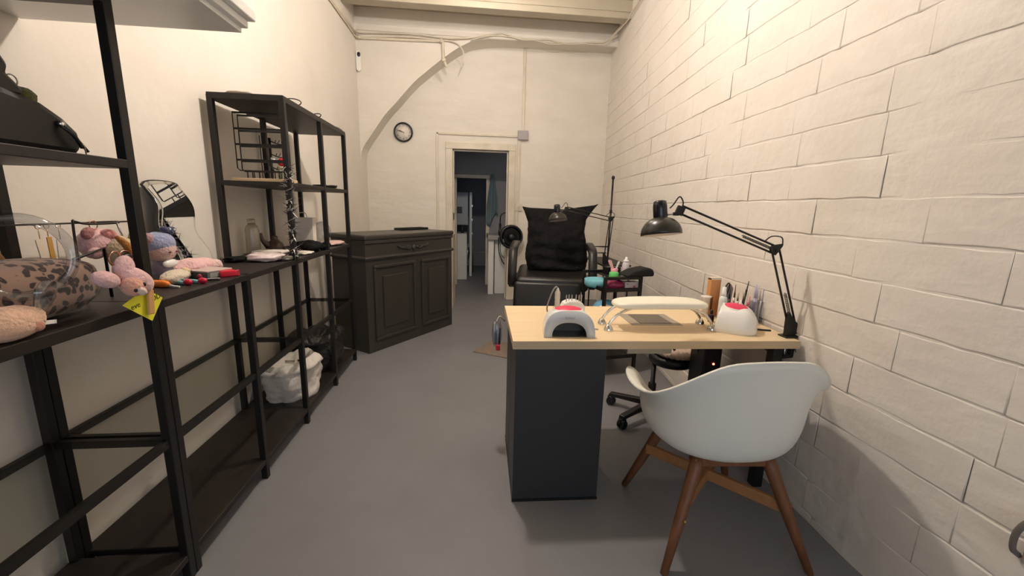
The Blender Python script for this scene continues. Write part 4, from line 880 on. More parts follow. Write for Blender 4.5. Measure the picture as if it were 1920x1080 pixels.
# ---------------------------------------------------------------- plush toys and trinkets on the near table
def leopard():
    m = mat('leopard_plush', (150, 122, 104), 0.95, sheen=0.3)
    nt = m.node_tree; N = nt.nodes; L = nt.links; b = N['Principled BSDF']
    tc = N.new('ShaderNodeTexCoord'); ns = N.new('ShaderNodeTexNoise'); ns.inputs['Scale'].default_value = 22
    mx = N.new('ShaderNodeMix'); mx.data_type = 'RGBA'; mx.inputs[0].default_value = 0.04; L.new(tc.outputs['Object'], ns.inputs['Vector']); L.new(tc.outputs['Object'], mx.inputs[6]); L.new(ns.outputs['Color'], mx.inputs[7])
    vo = N.new('ShaderNodeTexVoronoi'); vo.inputs['Scale'].default_value = 48; L.new(mx.outputs[2], vo.inputs['Vector'])
    r = N.new('ShaderNodeValToRGB'); e = r.color_ramp.elements
    e[0].position = 0.14; e[0].color = lin((84, 60, 48)); e[1].position = 0.18; e[1].color = lin((40, 25, 20))
    x = e.new(0.42); x.color = lin((40, 25, 20)); x = e.new(0.50); x.color = lin((138, 110, 94))
    L.new(vo.outputs['Distance'], r.inputs['Fac']); L.new(r.outputs['Color'], b.inputs['Base Color'])
    return m
T0 = TZ + 0.0
pw = thing('bolster_pillow', 'leopard print plush bolster on the near shelf table', 'pillow', (-1.10, 1.03, T0))
MB().ell((-1.095, 1.015, T0 + 0.077), (0.088, 0.245, 0.077), seg=32, rings=22, p=0.72, jit=0.05, seed=2).build('cover', leopard(), pw)
# pink bunny on a stick with its tag
M_pinkpl = plush('pink_plush', (248, 200, 200)); M_paleface = plush('pale_pink_plush', (250, 222, 210)); M_peach = plush('peach_plush', (242, 196, 164))
bn = thing('bunny_keyring', 'pink plush bunny on a wooden stick hanging over the shelf edge', 'plush toy', (-0.93, 1.19, 1.05))
MB().ell((-0.925, 1.195, 1.058), (0.036, 0.052, 0.032), (R(-38), 0, 0), 20, 14, p=0.85).build('head', M_pinkpl, bn)
MB().ell((-0.906, 1.165, 1.048), (0.024, 0.030, 0.026), (R(-38), 0, 0), 18, 12).build('face', plush('tan_pink_face', (236, 174, 152)), bn)
MB().ell((-0.892, 1.168, 1.036), (0.014, 0.020, 0.011), (R(-38), 0, 0), 12, 8).build('muzzle', M_paleface, bn)
MB().ell((-0.885, 1.176, 1.052), (0.004, 0.005, 0.006), seg=10, rings=6).build('eye', M_darkplast, bn)
MB().ell((-0.889, 1.151, 1.041), (0.004, 0.005, 0.006), seg=10, rings=6).build('eye', M_darkplast, bn)
MB().ell((-0.925, 1.112, 1.076), (0.020, 0.038, 0.021), (R(-24), 0, 0), 16, 10).build('ear', M_pinkpl, bn)
MB().ell((-0.925, 1.170, 1.096), (0.021, 0.026, 0.036), (R(-20), 0, 0), 16, 10).build('ear', M_pinkpl, bn)
MB().cbox((-0.903, 1.213, 0.994), (0.008, 0.020, 0.07), (R(-7), 0, 0)).build('stick', flat('stick_wood', (196, 150, 96), 0.6), bn, bev=0.003)
MB().tube(arc((-0.93, 1.155, 1.125), 0.018, 0, 330, 14, 'yz'), 0.002, 6).build('key_ring', flat('rose_gold', (206, 150, 130), 0.25, metal=1.0), bn)
tg = MB().prism([(1.132, 1.003), (1.214, 1.032), (1.272, 0.994), (1.222, 0.936)], -0.9135, -0.9125, 'x').build('hang_tag', flat('yellow_card', (232, 226, 60), 0.5), bn)
TM = Matrix.Translation((-0.912, 0, 0)) @ Matrix(((0, 0, 1, 0), (1, 0, 0, 0), (0, 1, 0, 0), (0, 0, 0, 1)))
for w_, yy, zz in (('eve', 1.172, 0.992), ('OD', 1.247, 1.0)):
    MB().text(w_, 0.023, TM @ Matrix.Translation((yy, zz, 0)) @ Matrix.Rotation(R(8), 4, 'Z')).build('lettering', flat('olive_ink', (92, 96, 30), 0.6), tg)
pe = thing('plush_keyring', 'peach plush toy with a white tag at the front edge of the near shelf', 'plush toy', (-0.99, 0.94, T0))
MB().ell((-0.985, 0.935, T0 + 0.036), (0.045, 0.068, 0.036), (0, 0, R(10)), 20, 12, p=0.85, jit=0.08).build('body', M_peach, pe)
MB().ell((-0.945, 0.955, T0 + 0.024), (0.008, 0.012, 0.010), seg=10, rings=6).build('button_nose', plush('peach_dark', (206, 140, 112)), pe)
MB().cbox((-0.97, 1.005, T0 + 0.02), (0.004, 0.032, 0.009), (R(-10), 0, R(8))).build('tag', M_white, pe)
ri = thing('clear_ring', 'clear plastic bangle ring standing on the near shelf', 'ring', (-1.0, 0.98, T0))
ring = []
for q in range(36):
    a = 2 * pi * q / 36; w = 0.082 * math.cos(a); ring.append((-0.985 + 0.60 * w, 0.985 + 0.8 * w, T0 + 0.172 + 0.086 * math.sin(a)))
MB().tube(ring, 0.0115, 12, closed=True).build('ring', M_clear, ri)
MB().cbox((-0.965, 1.0, T0 + 0.085), (0.02, 0.07, 0.045), (R(12), 0, R(30))).build('plastic_sleeve', M_clear, ri, bev=0.004)
MB().tube([(-0.978, 0.998, T0 + 0.10), (-0.99, 0.99, T0 + 0.02), (-0.99, 0.985, T0)], 0.003, 6).build('foot_wire', M_steel, ri)
kb = thing('kraft_pouch', 'brown kraft paper pouch behind the leopard bolster', 'pouch', (-1.24, 1.08, T0))
MB().prism([(0.95, T0), (1.20, T0), (1.195, T0 + 0.14), (1.15, T0 + 0.235), (0.96, T0 + 0.245)], -1.245, -1.225, 'x').build('pouch', mat('kraft_brown', (122, 84, 44), 0.6, bump=(12, 0.4, 0.01)), kb, bev=0.006)
# wire jewellery rack with things hanging from it
wk = thing('jewellery_rack', 'black wire jewellery rack standing behind the plush toys', 'rack', (-1.24, 1.5, T0))
MB().tube([(-1.27, 1.16, T0), (-1.27, 1.16, 1.20), (-1.27, 1.72, 1.196), (-1.27, 1.72, T0)], 0.003, 6).build('back_bar', M_blackmetal, wk)
MB().tube(smoothpts([(-1.13, 1.28, 1.09), (-1.13, 1.285, 1.205), (-1.13, 1.292, 1.211), (-1.13, 1.33, 1.203), (-1.13, 1.42, 1.202), (-1.15, 1.46, 1.205), (-1.27, 1.50, 1.198)], 4), 0.0032, 6).build('front_loop', M_blackmetal, wk)
MB().tube([(-1.13, 1.12, 1.062), (-1.13, 1.28, 1.108), (-1.13, 1.37, 1.128), (-1.13, 1.37, T0)], 0.0045, 6).build('lower_bar', M_blackmetal, wk)
MB().tube([(-1.13, 1.285, 1.11), (-1.13, 1.285, T0)], 0.003, 6).build('leg', M_blackmetal, wk)
for q, (y, z0, z1, w, c, l) in enumerate(((1.335, 1.06, 1.155, 0.022, (236, 222, 200), 'cream'), (1.36, 1.09, 1.16, 0.014, (206, 160, 84), 'gold'), (1.395, 1.07, 1.15, 0.034, (238, 230, 218), 'white'))):
    e = thing('earring_card', l + ' earring card hanging from the wire jewellery rack', 'card', (-1.27, y, 1.197))
    MB().tube(arc((-1.27, y, 1.193), 0.008, 0, 360, 12, 'yz')[:-1], 0.0012, 5, closed=True).tube([(-1.27, y, 1.185), (-1.27, y, z1)], 0.0012, 5).build('hook', flat('gold_wire', (214, 176, 110), 0.25, metal=1.0), e)
    MB().cbox((-1.268, y, (z0 + z1) / 2), (0.003, w, z1 - z0), (R(6 - 5 * q), 0, 0)).build('card', flat('card_%d' % q, c, 0.5), e)
pp2 = thing('plush_keyring', 'round pink plush with small ears hanging on the wire rack', 'plush toy', (-1.19, 1.41, 1.14))
MB().ell((-1.185, 1.412, 1.138), (0.042, 0.052, 0.048), seg=22, rings=14, jit=0.08).build('body', M_pinkpl, pp2)
MB().ell((-1.17, 1.372, 1.172), (0.012, 0.022, 0.018), (R(30), 0, 0)).build('ear', plush('dusty_pink', (176, 116, 116)), pp2)
MB().ell((-1.155, 1.425, 1.165), (0.016, 0.026, 0.018), (R(-10), 0, 0)).build('patch', plush('rose_plush', (214, 140, 136)), pp2)
MB().ell((-1.15, 1.365, 1.112), (0.018, 0.022, 0.018)).build('paw', M_pinkpl, pp2)
MB().tube(arc((-1.17, 1.395, 1.196), 0.014, 0, 360, 14, 'yz')[:-1], 0.0016, 5, closed=True).build('key_ring', flat('rose_gold', (206, 150, 130)), pp2)
ti = thing('plush_keyring', 'orange and cream striped plush hanging next to the near post', 'plush toy', (-1.12, 1.42, 1.1))
M_cream = plush('cream_plush', (232, 206, 164)); M_orange = plush('orange_plush', (186, 116, 36))
MB().ell((-1.12, 1.425, 1.105), (0.038, 0.046, 0.055), (R(-15), 0, 0), 22, 14, jit=0.06).build('body', M_cream, ti)
for q, (a, b) in enumerate(((1.40, 1.128), (1.428, 1.10), (1.45, 1.082))):
    MB().tube(smoothpts([(-1.10, a - 0.018, b + 0.035), (-1.078, a - 0.008, b), (-1.095, a + 0.004, b - 0.035)], 5), [0.006, 0.007, 0.009, 0.010, 0.011, 0.011, 0.011, 0.010, 0.009, 0.007, 0.005], 8).build('stripe', M_orange, ti)
MB().ell((-1.10, 1.452, 1.158), (0.016, 0.016, 0.016)).build('ear', M_cream, ti)
MB().ell((-1.092, 1.458, 1.148), (0.006, 0.006, 0.01)).build('ear_tip', flat('dark_brown', (54, 26, 14)), ti)
MB().tube([(-1.13, 1.43, 1.203), (-1.12, 1.432, 1.158)], 0.0025, 6).build('chain', M_steel, ti)
blkc = thing('black_charm', 'small black charm with a gold ring in front of the striped plush', 'charm', (-1.08, 1.37, 1.08))
MB().ell((-1.075, 1.372, 1.098), (0.012, 0.024, 0.014), (R(10), 0, 0), 14, 8).build('charm', M_darkplast, blkc)
MB().tube(arc((-1.07, 1.365, 1.095), 0.026, 0, 360, 18, 'yz')[:-1], 0.0022, 6, closed=True).build('ring', flat('rose_gold', (206, 150, 130)), blkc)
# dressed doll
dd = thing('plush_doll', 'small plush doll with a blue cap sitting by the mirror', 'plush toy', (-1.165, 1.645, T0))
M_blue = plush('pale_blue_plush', (164, 172, 208)); M_navy = plush('navy_bow', (56, 58, 96)); M_grey = plush('grey_lilac', (150, 138, 160))
MB().ell((-1.165, 1.645, T0 + 0.045), (0.032, 0.034, 0.047), seg=18, rings=12).build('body', M_grey, dd)
MB().ell((-1.16, 1.645, T0 + 0.118), (0.044, 0.050, 0.044), seg=22, rings=14).build('head', plush('doll_skin', (226, 190, 186)), dd)
MB().ell((-1.168, 1.645, T0 + 0.142), (0.050, 0.058, 0.044), (R(4), 0, 0), 22, 14).build('cap', M_blue, dd)
bw = MB().ell((-1.15, 1.688, T0 + 0.188), (0.016, 0.024, 0.014), (R(20), 0, 0)).ell((-1.15, 1.66, T0 + 0.194), (0.014, 0.02, 0.012), (R(-15), 0, 0)).build('bow', M_navy, dd)
MB().ell((-1.135, 1.69, T0 + 0.192), (0.003, 0.004, 0.004), seg=8, rings=6).ell((-1.135, 1.668, T0 + 0.195), (0.003, 0.004, 0.004), seg=8, rings=6).build('bead', M_white, bw)
MB().ell((-1.118, 1.628, T0 + 0.112), (0.004, 0.007, 0.004), seg=8, rings=6).build('eye', flat('doll_eye', (120, 70, 70)), dd)
MB().ell((-1.116, 1.660, T0 + 0.112), (0.004, 0.007, 0.004), seg=8, rings=6).build('eye', flat('doll_eye', (120, 70, 70)), dd)
MB().ell((-1.135, 1.645, T0 + 0.068), (0.014, 0.036, 0.016), seg=14, rings=8).build('collar', M_white, dd)
MB().ell((-1.118, 1.605, T0 + 0.022), (0.02, 0.022, 0.022)).build('foot', M_white, dd)
MB().ell((-1.115, 1.682, T0 + 0.024), (0.022, 0.024, 0.024)).build('foot', M_cream, dd)
MB().ell((-1.094, 1.69, T0 + 0.026), (0.003, 0.006, 0.009), seg=8, rings=6).build('toe_mark', M_darkplast, dd)
MB().ell((-1.16, 1.592, T0 + 0.165), (0.012, 0.016, 0.02)).build('side_puff', plush('mauve_puff', (190, 150, 160)), dd)
lb = thing('plush_toy', 'long pink plush toy lying in front of the mirror', 'plush toy', (-1.17, 1.8, T0))
MB().ell((-1.16, 1.78, T0 + 0.034), (0.055, 0.085, 0.034), jit=0.25, seed=3, seg=22, rings=14).ell((-1.155, 1.86, T0 + 0.030), (0.05, 0.06, 0.032), jit=0.2, seed=6).build('body', M_pinkpl, lb)
MB().ell((-1.13, 1.90, T0 + 0.026), (0.03, 0.03, 0.026), jit=0.15, seed=8).build('paw', plush('light_pink', (250, 216, 210)), lb)
ft = thing('fluffy_tail', 'cream fluffy tail charm on the table edge behind the post', 'charm', (-1.1, 1.6, T0))
MB().ell((-1.095, 1.60, T0 + 0.024), (0.034, 0.075, 0.025), (0, 0, R(8)), jit=0.15, seed=5, seg=22, rings=12).build('tail', plush('cream_fur', (236, 220, 198)), ft)
MB().ell((-1.05, 1.665, T0 + 0.012), (0.009, 0.009, 0.012)).build('bead', flat('wine_bead', (150, 30, 60), 0.2), ft)
gb = thing('gift_box', 'flat grey-green gift box on the table beside the plush toys', 'box', (-1.16, 1.724, T0), R(-18))
MB().box(0, 0, 0, 0.135, 0.11, 0.026).build('box_body', flat('grey_green', (92, 104, 100), 0.5), gb, world=False, bev=0.002)
MB().box(-0.001, -0.001, 0.026, 0.136, 0.111, 0.031).build('box_lid', flat('silver_pink', (196, 176, 170), 0.5), gb, world=False, bev=0.001)
MB().box(0.1352, 0.01, 0.004, 0.136, 0.10, 0.024).build('side_print', flat('silver_side', (150, 150, 146), 0.4), gb, world=False)
rbx = thing('candy_box', 'small bright red wrapped box at the table edge', 'box', (-1.0, 1.755, T0), R(40))
MB().box(-0.028, -0.02, 0, 0.028, 0.02, 0.026).build('wrap', mat('red_foil', (214, 30, 56), 0.25, bump=(60, 0.5, 0.004)), rbx, world=False, bev=0.005)
MB().prism([(0.028, 0.004), (0.042, 0.0), (0.042, 0.024), (0.028, 0.02)], -0.012, 0.012, 'y').build('wrap_end', flat('red_foil_end', (196, 40, 60), 0.3), rbx, world=False)
cp = thing('carrot_pen', 'orange carrot-shaped pen with a white tip lying on the table', 'pen', (-1.08, 1.515, T0), R(-13))
MB().tube([(-0.05, 0, 0.013), (-0.035, 0, 0.013), (0.0, 0, 0.0135), (0.018, 0, 0.012), (0.026, 0, 0.008)], [0.008, 0.012, 0.0135, 0.011, 0.006], 14).build('barrel', flat('carrot_orange', (240, 132, 42), 0.5), cp, world=False)
MB().tube([(0.024, 0, 0.009), (0.045, 0.002, 0.006), (0.062, 0.004, 0.005)], [0.005, 0.0035, 0.003], 8).build('tip', M_white, cp, world=False)
for q, (p0, rz, lab) in enumerate((((-1.09, 1.575, T0), R(-12), 'pale blue pen with a red cherry end lying on the table'), ((-1.06, 1.60, T0), R(-6), 'second pale blue pen with a red end crossing the first'))):
    bp = thing('cherry_pen', lab, 'pen', p0, rz)
    MB().tube([(-0.045, 0, 0.008), (-0.02, 0, 0.009), (0.035, 0, 0.008), (0.05, 0, 0.007)], [0.006, 0.0085, 0.0075, 0.005], 12).build('barrel', flat('pen_blue', (128, 174, 184), 0.4), bp, world=False)
    MB().ell((0.064, 0, 0.0115), (0.016, 0.0115, 0.0115)).build('cherry', flat('cherry_red', (206, 34, 66), 0.25), bp, world=False)
    MB().ell((-0.002, -0.012 + 0.02 * q, 0.009), (0.009, 0.009, 0.009)).build('charm', flat('plum_charm', (142, 44, 84), 0.25), bp, world=False)
hc = thing('hair_clip', 'black and silver hair clip lying by the gift box', 'clip', (-1.0, 1.635, T0))
MB().tube(smoothpts([(-1.03, 1.635, T0 + 0.004), (-1.0, 1.645, T0 + 0.005), (-0.975, 1.66, T0 + 0.004)], 5), 0.004, 6).build('clip_bar', M_darkplast, hc)
MB().tube(smoothpts([(-1.02, 1.63, T0 + 0.009), (-0.995, 1.642, T0 + 0.010), (-0.975, 1.662, T0 + 0.009)], 5), 0.002, 6).build('clip_spring', M_chrome, hc)

# wavy mirror leaning on the wall
mi = thing('wavy_mirror', 'wavy-edged frameless mirror leaning against the left wall', 'mirror', (-1.215, 1.93, T0))
def wavy(sc, n=64):
    pts = []
    Wm, Hm = 0.108 * sc, 0.40
    side = [(Wm * (1 + 0.10 * math.sin(t * 3.2 * pi + 0.4)) - (1 - sc) * 0.0, t) for t in [i / 20 for i in range(21)]]
    for w, t in side: pts.append((w + 0.012 * math.sin(t * 3.2 * pi), 0.004 + (1 - sc) * 0.1 + (Hm - 0.03 - (1 - sc) * 0.2) * t))
    top = pts[-1][1]; wr_ = pts[-1][0]
    lw = -Wm * (1 + 0.10 * math.sin(3.2 * pi + 0.4)) + 0.012 * math.sin(3.2 * pi)
    for i in range(1, 8):
        a = pi * i / 8; pts.append((lerp(wr_, lw, 0.5 - 0.5 * math.cos(a)), top + 0.022 * math.sin(a) ** 0.6))
    for w, t in reversed(side): pts.append((-w + 0.012 * math.sin(t * 3.2 * pi) * 1.0 + 0.02 * math.sin(t * 3.2 * pi), 0.004 + (1 - sc) * 0.1 + (Hm - 0.03 - (1 - sc) * 0.2) * t))
    return pts
lean = math.atan2(0.105, 0.40)
MMx = Matrix.Translation((-1.215, 1.93, T0)) @ Matrix.Rotation(-lean, 4, 'Y') @ Matrix(((0, 0, 1, 0), (1, 0, 0, 0), (0, 1, 0, 0), (0, 0, 0, 1)))
MB().prism(wavy(1.035), -0.012, -0.004, 'z', MMx).build('backing', flat('mirror_back_black', (26, 24, 24), 0.4), mi)
g1 = MB().prism(wavy(1.0), -0.004, 0.0, 'z', MMx).build('outer_bevel', flat('mirror_bevel', (214, 214, 208), 0.06, metal=1.0), mi, bev=0.0015)
MB().prism(wavy(0.86), 0.0, 0.0025, 'z', MMx).build('mirror_glass', M_mirror, mi, bev=0.001)

# ---------------------------------------------------------------- things on the far table
o = thing('black_pouch', 'small crumpled black pouch beside the far back post', 'pouch', (-1.20, 2.19, T0))
MB().ell((-1.20, 2.19, T0 + 0.014), (0.05, 0.05, 0.015), jit=0.4, seed=9).build('pouch', M_blackfab, o)
MB().cbox((-1.235, 2.17, T0 + 0.022), (0.05, 0.02, 0.004), (R(20), 0, R(30))).build('silver_clip', M_chrome, o)
def pack(label, c, r, m, seed, name='plastic_pack'):
    o = thing(name, label, 'package', (c[0], c[1], c[2] - r[2])); MB().ell(c, r, jit=0.3, seed=seed, seg=24, rings=14, p=0.75).build('wrapper', m, o); return o
M_pinkfilm = mat('pinkish_film', (216, 192, 190), 0.25, bump=(25, 0.7, 0.015), var=(20, (240, 226, 222), 0.4))
pack('pinkish clear plastic packet lying near the table edge', (-1.075, 2.24, T0 + 0.022), (0.085, 0.075, 0.022), M_pinkfilm, 12)
o = thing('paper_pad', 'flat white card stack on a grey tray on the far table', 'cards', (-1.16, 2.42, T0))
MB().box(-1.26, 2.38, T0, -1.08, 2.50, T0 + 0.022).build('tray', flat('tray_grey', (112, 104, 98), 0.5), o, bev=0.003)
MB().box(-1.22, 2.385, T0 + 0.022, -1.06, 2.49, T0 + 0.034).build('cards', flat('card_white', (240, 232, 220), 0.6), o, bev=0.002)
pack('small wrapped packet at the front edge beside the tinsel post', (-0.985, 2.27, T0 + 0.013), (0.03, 0.035, 0.013), flat('grey_film', (120, 112, 104), 0.35), 14)
o = thing('ceramic_pot', 'dark brown ceramic pot with a curved neck on the far table', 'pot', (-1.215, 2.66, T0))
MB().lathe([(0.042, 0.0), (0.052, 0.012), (0.052, 0.03), (0.042, 0.055), (0.022, 0.075), (0.016, 0.085), (0.018, 0.092), (0.014, 0.10), (0.0, 0.103)], 24, Matrix.Translation((-1.215, 2.66, T0))).build('body', flat('brown_glaze', (72, 52, 44), 0.35), o)
MB().tube(smoothpts([(-1.24, 2.63, T0 + 0.04), (-1.262, 2.61, T0 + 0.075), (-1.268, 2.605, T0 + 0.12)], 5), [0.022, 0.02, 0.018, 0.016, 0.014, 0.012, 0.011, 0.010, 0.009, 0.008, 0.007], 10).build('neck', flat('brown_glaze', (72, 52, 44)), o)
MB().tube([(-1.165, 2.66, T0 + 0.03), (-1.14, 2.66, T0 + 0.006)], [0.008, 0.004], 8).build('tail', flat('brown_glaze', (72, 52, 44)), o)
o = thing('frosted_bottle', 'tall frosted white bottle standing against the left wall', 'bottle', (-1.285, 2.52, T0))
MB().lathe([(0.036, 0), (0.038, 0.005), (0.038, 0.14), (0.03, 0.165), (0.016, 0.178)], 22, Matrix.Translation((-1.278, 2.53, T0))).build('body', glass('frosted', (232, 228, 220), 0.18, 0.4), o)
MB().lathe([(0.02, 0.176), (0.02, 0.205), (0, 0.207)], 16, Matrix.Translation((-1.278, 2.53, T0))).build('cap', glass('frosted', (232, 228, 220)), o)
o = thing('paper_bag', 'upright white paper bag with handles on the far table', 'bag', (-1.16, 3.0, T0))
MB().prism([(-1.218, T0), (-1.10, T0), (-1.095, T0 + 0.205), (-1.215, T0 + 0.205)], 2.97, 3.03, 'y').build('bag_body', mat('white_paper', (236, 226, 212), 0.7, bump=(8, 0.4, 0.01)), o, bev=0.003)
MB().tube(smoothpts([(-1.19, 2.97, T0 + 0.20), (-1.18, 2.968, T0 + 0.235), (-1.14, 2.968, T0 + 0.235), (-1.13, 2.97, T0 + 0.20)], 5), 0.003, 6).build('handle', flat('cord_white', (226, 216, 202)), o)
pack('black plush pouch beside the tinsel-wrapped post', (-1.03, 2.70, T0 + 0.034), (0.07, 0.065, 0.035), M_blackfab, 17, 'black_purse')
o = thing('black_ribbon_bow', 'black lace bow at the table edge near the counter', 'bow', (-0.985, 2.86, T0))
for s in (-1, 1): MB().ell((-0.99, 2.86 + s * 0.035, T0 + 0.022), (0.03, 0.035, 0.022), jit=0.4, seed=20 + s).build('loop', M_blackfab, o)
MB().ell((-0.985, 2.86, T0 + 0.018), (0.012, 0.012, 0.016)).build('knot', M_chrome, o)
pack('white folded cloth under the black purse', (-1.02, 2.56, T0 + 0.009), (0.06, 0.06, 0.009), flat('cloth_white', (226, 216, 204), 0.8), 18, 'folded_cloth')
pack('pale pink pouch at the far end of the table', (-1.04, 3.17, T0 + 0.016), (0.075, 0.10, 0.016), mat('rose_film', (226, 190, 182), 0.35, bump=(25, 0.7, 0.015)), 19, 'pink_pouch')
o = thing('clear_bag', 'clear plastic bag standing beside the white paper bag', 'bag', (-1.07, 3.10, T0))
MB().ell((-1.10, 3.15, T0 + 0.085), (0.06, 0.05, 0.085), jit=0.2, seed=22, p=0.8).build('film', M_clear, o)

# upper shelf of the tall end
U0 = UZ
o = thing('grid_rack', 'wire grid card rack on a wooden base on the upper shelf', 'rack', (-1.13, 2.44, U0))
MB().box(-1.27, 2.36, U0, -0.985, 2.49, U0 + 0.018).build('wood_base', flat('pale_wood', (222, 192, 150), 0.6), o, bev=0.002)
def gridframe(y, x0, x1, z0, z1, nm):
    b = MB().tube([(x0, y, z1), (x0, y, z0 + 0.012), (x0 + 0.012, y, z0), (x1 - 0.006, y, z0), (x1, y, z0 + 0.006), (x1, y, z1)], 0.0032, 6, closed=True)
    fr_ = b.build(nm, M_blackmetal, o)
    for q in range(4): 
        zz = z1 - (z1 - z0) * q * 0.27
        MB().box(x0, y - 0.0025, zz - 0.006, x1, y + 0.0025, zz + 0.004).build('bar', M_blackmetal, fr_)
    for xx in (x0 + 0.05, x0 + 0.085, x1 - 0.085, x1 - 0.05):
        MB().tube([(xx, y, z0), (xx, y, U0 + 0.016)], 0.003, 6).build('prong', M_blackmetal, fr_)
gridframe(2.47, -1.29, -1.01, 1.448, 1.752, 'grid_frame'); gridframe(2.385, -1.222, -0.985, 1.437, 1.722, 'grid_frame')
o = thing('hook_stand', 'black jewellery tree with curled hooks behind the wire grid', 'stand', (-1.19, 2.68, U0))
MB().tube([(-1.205, 2.68, U0), (-1.205, 2.68, U0 + 0.27)], 0.008, 8).build('stem', M_blackmetal, o)
MB().lathe([(0.045, 0), (0.045, 0.006), (0.012, 0.012)], 20, Matrix.Translation((-1.205, 2.68, U0))).build('foot', M_blackmetal, o)
MB().tube([(-1.25, 2.66, U0 + 0.03), (-1.25, 2.66, U0 + 0.28), (-1.22, 2.66, U0 + 0.28), (-1.22, 2.66, U0 + 0.03)], 0.0025, 6, closed=True).build('side_frame', M_blackmetal, o)
for q in range(3):
    z = U0 + 0.235 - 0.075 * q
    b = MB().tube(smoothpts([(-1.205, 2.68, z + 0.02), (-1.16, 2.66, z + 0.002), (-1.11, 2.64, z - 0.006), (-1.085, 2.63, z)], 4), 0.003, 6)
    for k in range(4): b.tube(smoothpts([(-1.175 + 0.026 * k, 2.666 - 0.011 * k, z + 0.006), (-1.165 + 0.026 * k, 2.66 - 0.011 * k, z + 0.008), (-1.158 + 0.026 * k, 2.655 - 0.011 * k, z + 0.02)], 3), 0.002, 5)
    b.build('hook_arm', M_blackmetal, o)
o = thing('red_flower', 'red fabric rose hanging on the jewellery tree', 'flower', (-1.13, 2.63, 1.52))
for q in range(7):
    a = 2 * pi * q / 7; MB().ell((-1.12 + 0.013 * math.cos(a), 2.625, 1.512 + 0.011 * math.sin(a)), (0.015, 0.012, 0.012), (0, a, 0), 10, 6).build('petal', flat('rose_red', (206, 32, 36), 0.6), o)
o = thing('hair_claw', 'black and white hair claw hanging beside the red rose', 'clip', (-1.17, 2.62, 1.5))
MB().tube(smoothpts([(-1.175, 2.625, 1.535), (-1.18, 2.62, 1.50), (-1.172, 2.62, 1.46)], 4), 0.008, 8).build('claw', M_darkplast, o)
MB().ell((-1.165, 2.615, 1.528), (0.014, 0.008, 0.008), (0, R(30), 0)).build('pearl', M_white, o)
o = thing('glass_jar', 'small glass jar with pale pattern on the upper shelf', 'jar', (-1.09, 2.6, U0))
MB().lathe([(0.036, 0), (0.04, 0.01), (0.04, 0.075), (0.034, 0.085)], 20, Matrix.Translation((-1.095, 2.60, U0))).build('glass', mat('patterned_glass', (206, 206, 176), 0.3, var=(70, (120, 140, 110), 0.5)), o)
MB().lathe([(0.036, 0.085), (0.036, 0.098), (0, 0.10)], 20, Matrix.Translation((-1.095, 2.60, U0))).build('lid', flat('jar_lid', (232, 220, 200), 0.4), o)
o = thing('black_dish', 'low black dish at the far end of the upper shelf', 'dish', (-1.04, 3.1, U0))
MB().lathe([(0.05, 0), (0.075, 0.006), (0.082, 0.022), (0.078, 0.022), (0.06, 0.008), (0, 0.006)], 28, Matrix.Translation((-1.04, 3.10, U0))).build('dish', M_darkplast, o)
MB().ell((-1.04, 3.08, U0 + 0.018), (0.03, 0.035, 0.008)).build('clip_pile', M_chrome, o)
# on top of the tall end
P0 = 1.81
for q, (y, rr, x) in enumerate(((2.52, 0.075, -1.0), (2.86, 0.045, -0.99))):
    lab = ('large black wire headband lying on top of the tall shelves', 'small black wire hoop on top of the tall shelves')[q]
    o = thing('wire_hoop', lab, 'hoop', (x, y, P0))
    MB().tube([(x + rr * 0.6 * math.cos(2 * pi * k / 24), y + rr * math.sin(2 * pi * k / 24), P0 + 0.003 + 0.012 * (1 + math.cos(2 * pi * k / 24))) for k in range(24)], 0.003, 6, closed=True).build('hoop', M_blackmetal, o)
pack('flat translucent packet lying on top of the tall shelves', (-1.18, 2.37, P0 + 0.009), (0.07, 0.06, 0.009), flat('film_grey', (186, 172, 156), 0.3), 31)
pack('thin grey packet at the far end on top of the tall shelves', (-1.0, 3.22, P0 + 0.005), (0.05, 0.08, 0.005), flat('film_grey2', (150, 142, 132), 0.4), 32)

# tinsel garland wound on the near front post of the tall end
tn = thing('tinsel_garland', 'silver and black star tinsel wound around a shelf post', 'tinsel', (PF, 2.31, 1.0))
rt = random.Random(11); silver = MB(); dark = MB()
for zc, nsp in ((1.43, 40), (1.37, 24), (1.30, 26), (1.255, 34), (1.16, 30), (1.11, 34), (1.02, 30), (0.995, 30)):
    for q in range(nsp):
        a = rt.uniform(0, 2 * pi); c = Vector((PF + 0.016 * math.cos(a), 2.31 + 0.016 * math.sin(a), max(zc + rt.uniform(-0.035, 0.035), 0.99)))
        d = Vector((math.cos(a), math.sin(a), rt.uniform(-0.9, 0.9))).normalized(); L = rt.uniform(0.018, 0.05); w = d.cross(Vector((0, 0, 1))).normalized() * 0.004; u = d.cross(w).normalized() * 0.0024
        (silver if q % 3 else dark).add([c + w, c - w, c + u, c + d * L], [(0, 1, 3), (1, 2, 3), (2, 0, 3), (0, 2, 1)])
silver.build('silver_spikes', flat('tinsel_silver', (226, 224, 220), 0.35, metal=0.7), tn)['kind'] = 'stuff'; dark.build('dark_spikes', flat('tinsel_dark', (34, 32, 34), 0.25, metal=0.8), tn)['kind'] = 'stuff'
MB().tube([(PF + 0.018 * math.cos(q * 0.9), 2.31 + 0.018 * math.sin(q * 0.9), 0.99 + 0.45 * q / 60) for q in range(61)], 0.002, 5).build('string', M_steel, tn)

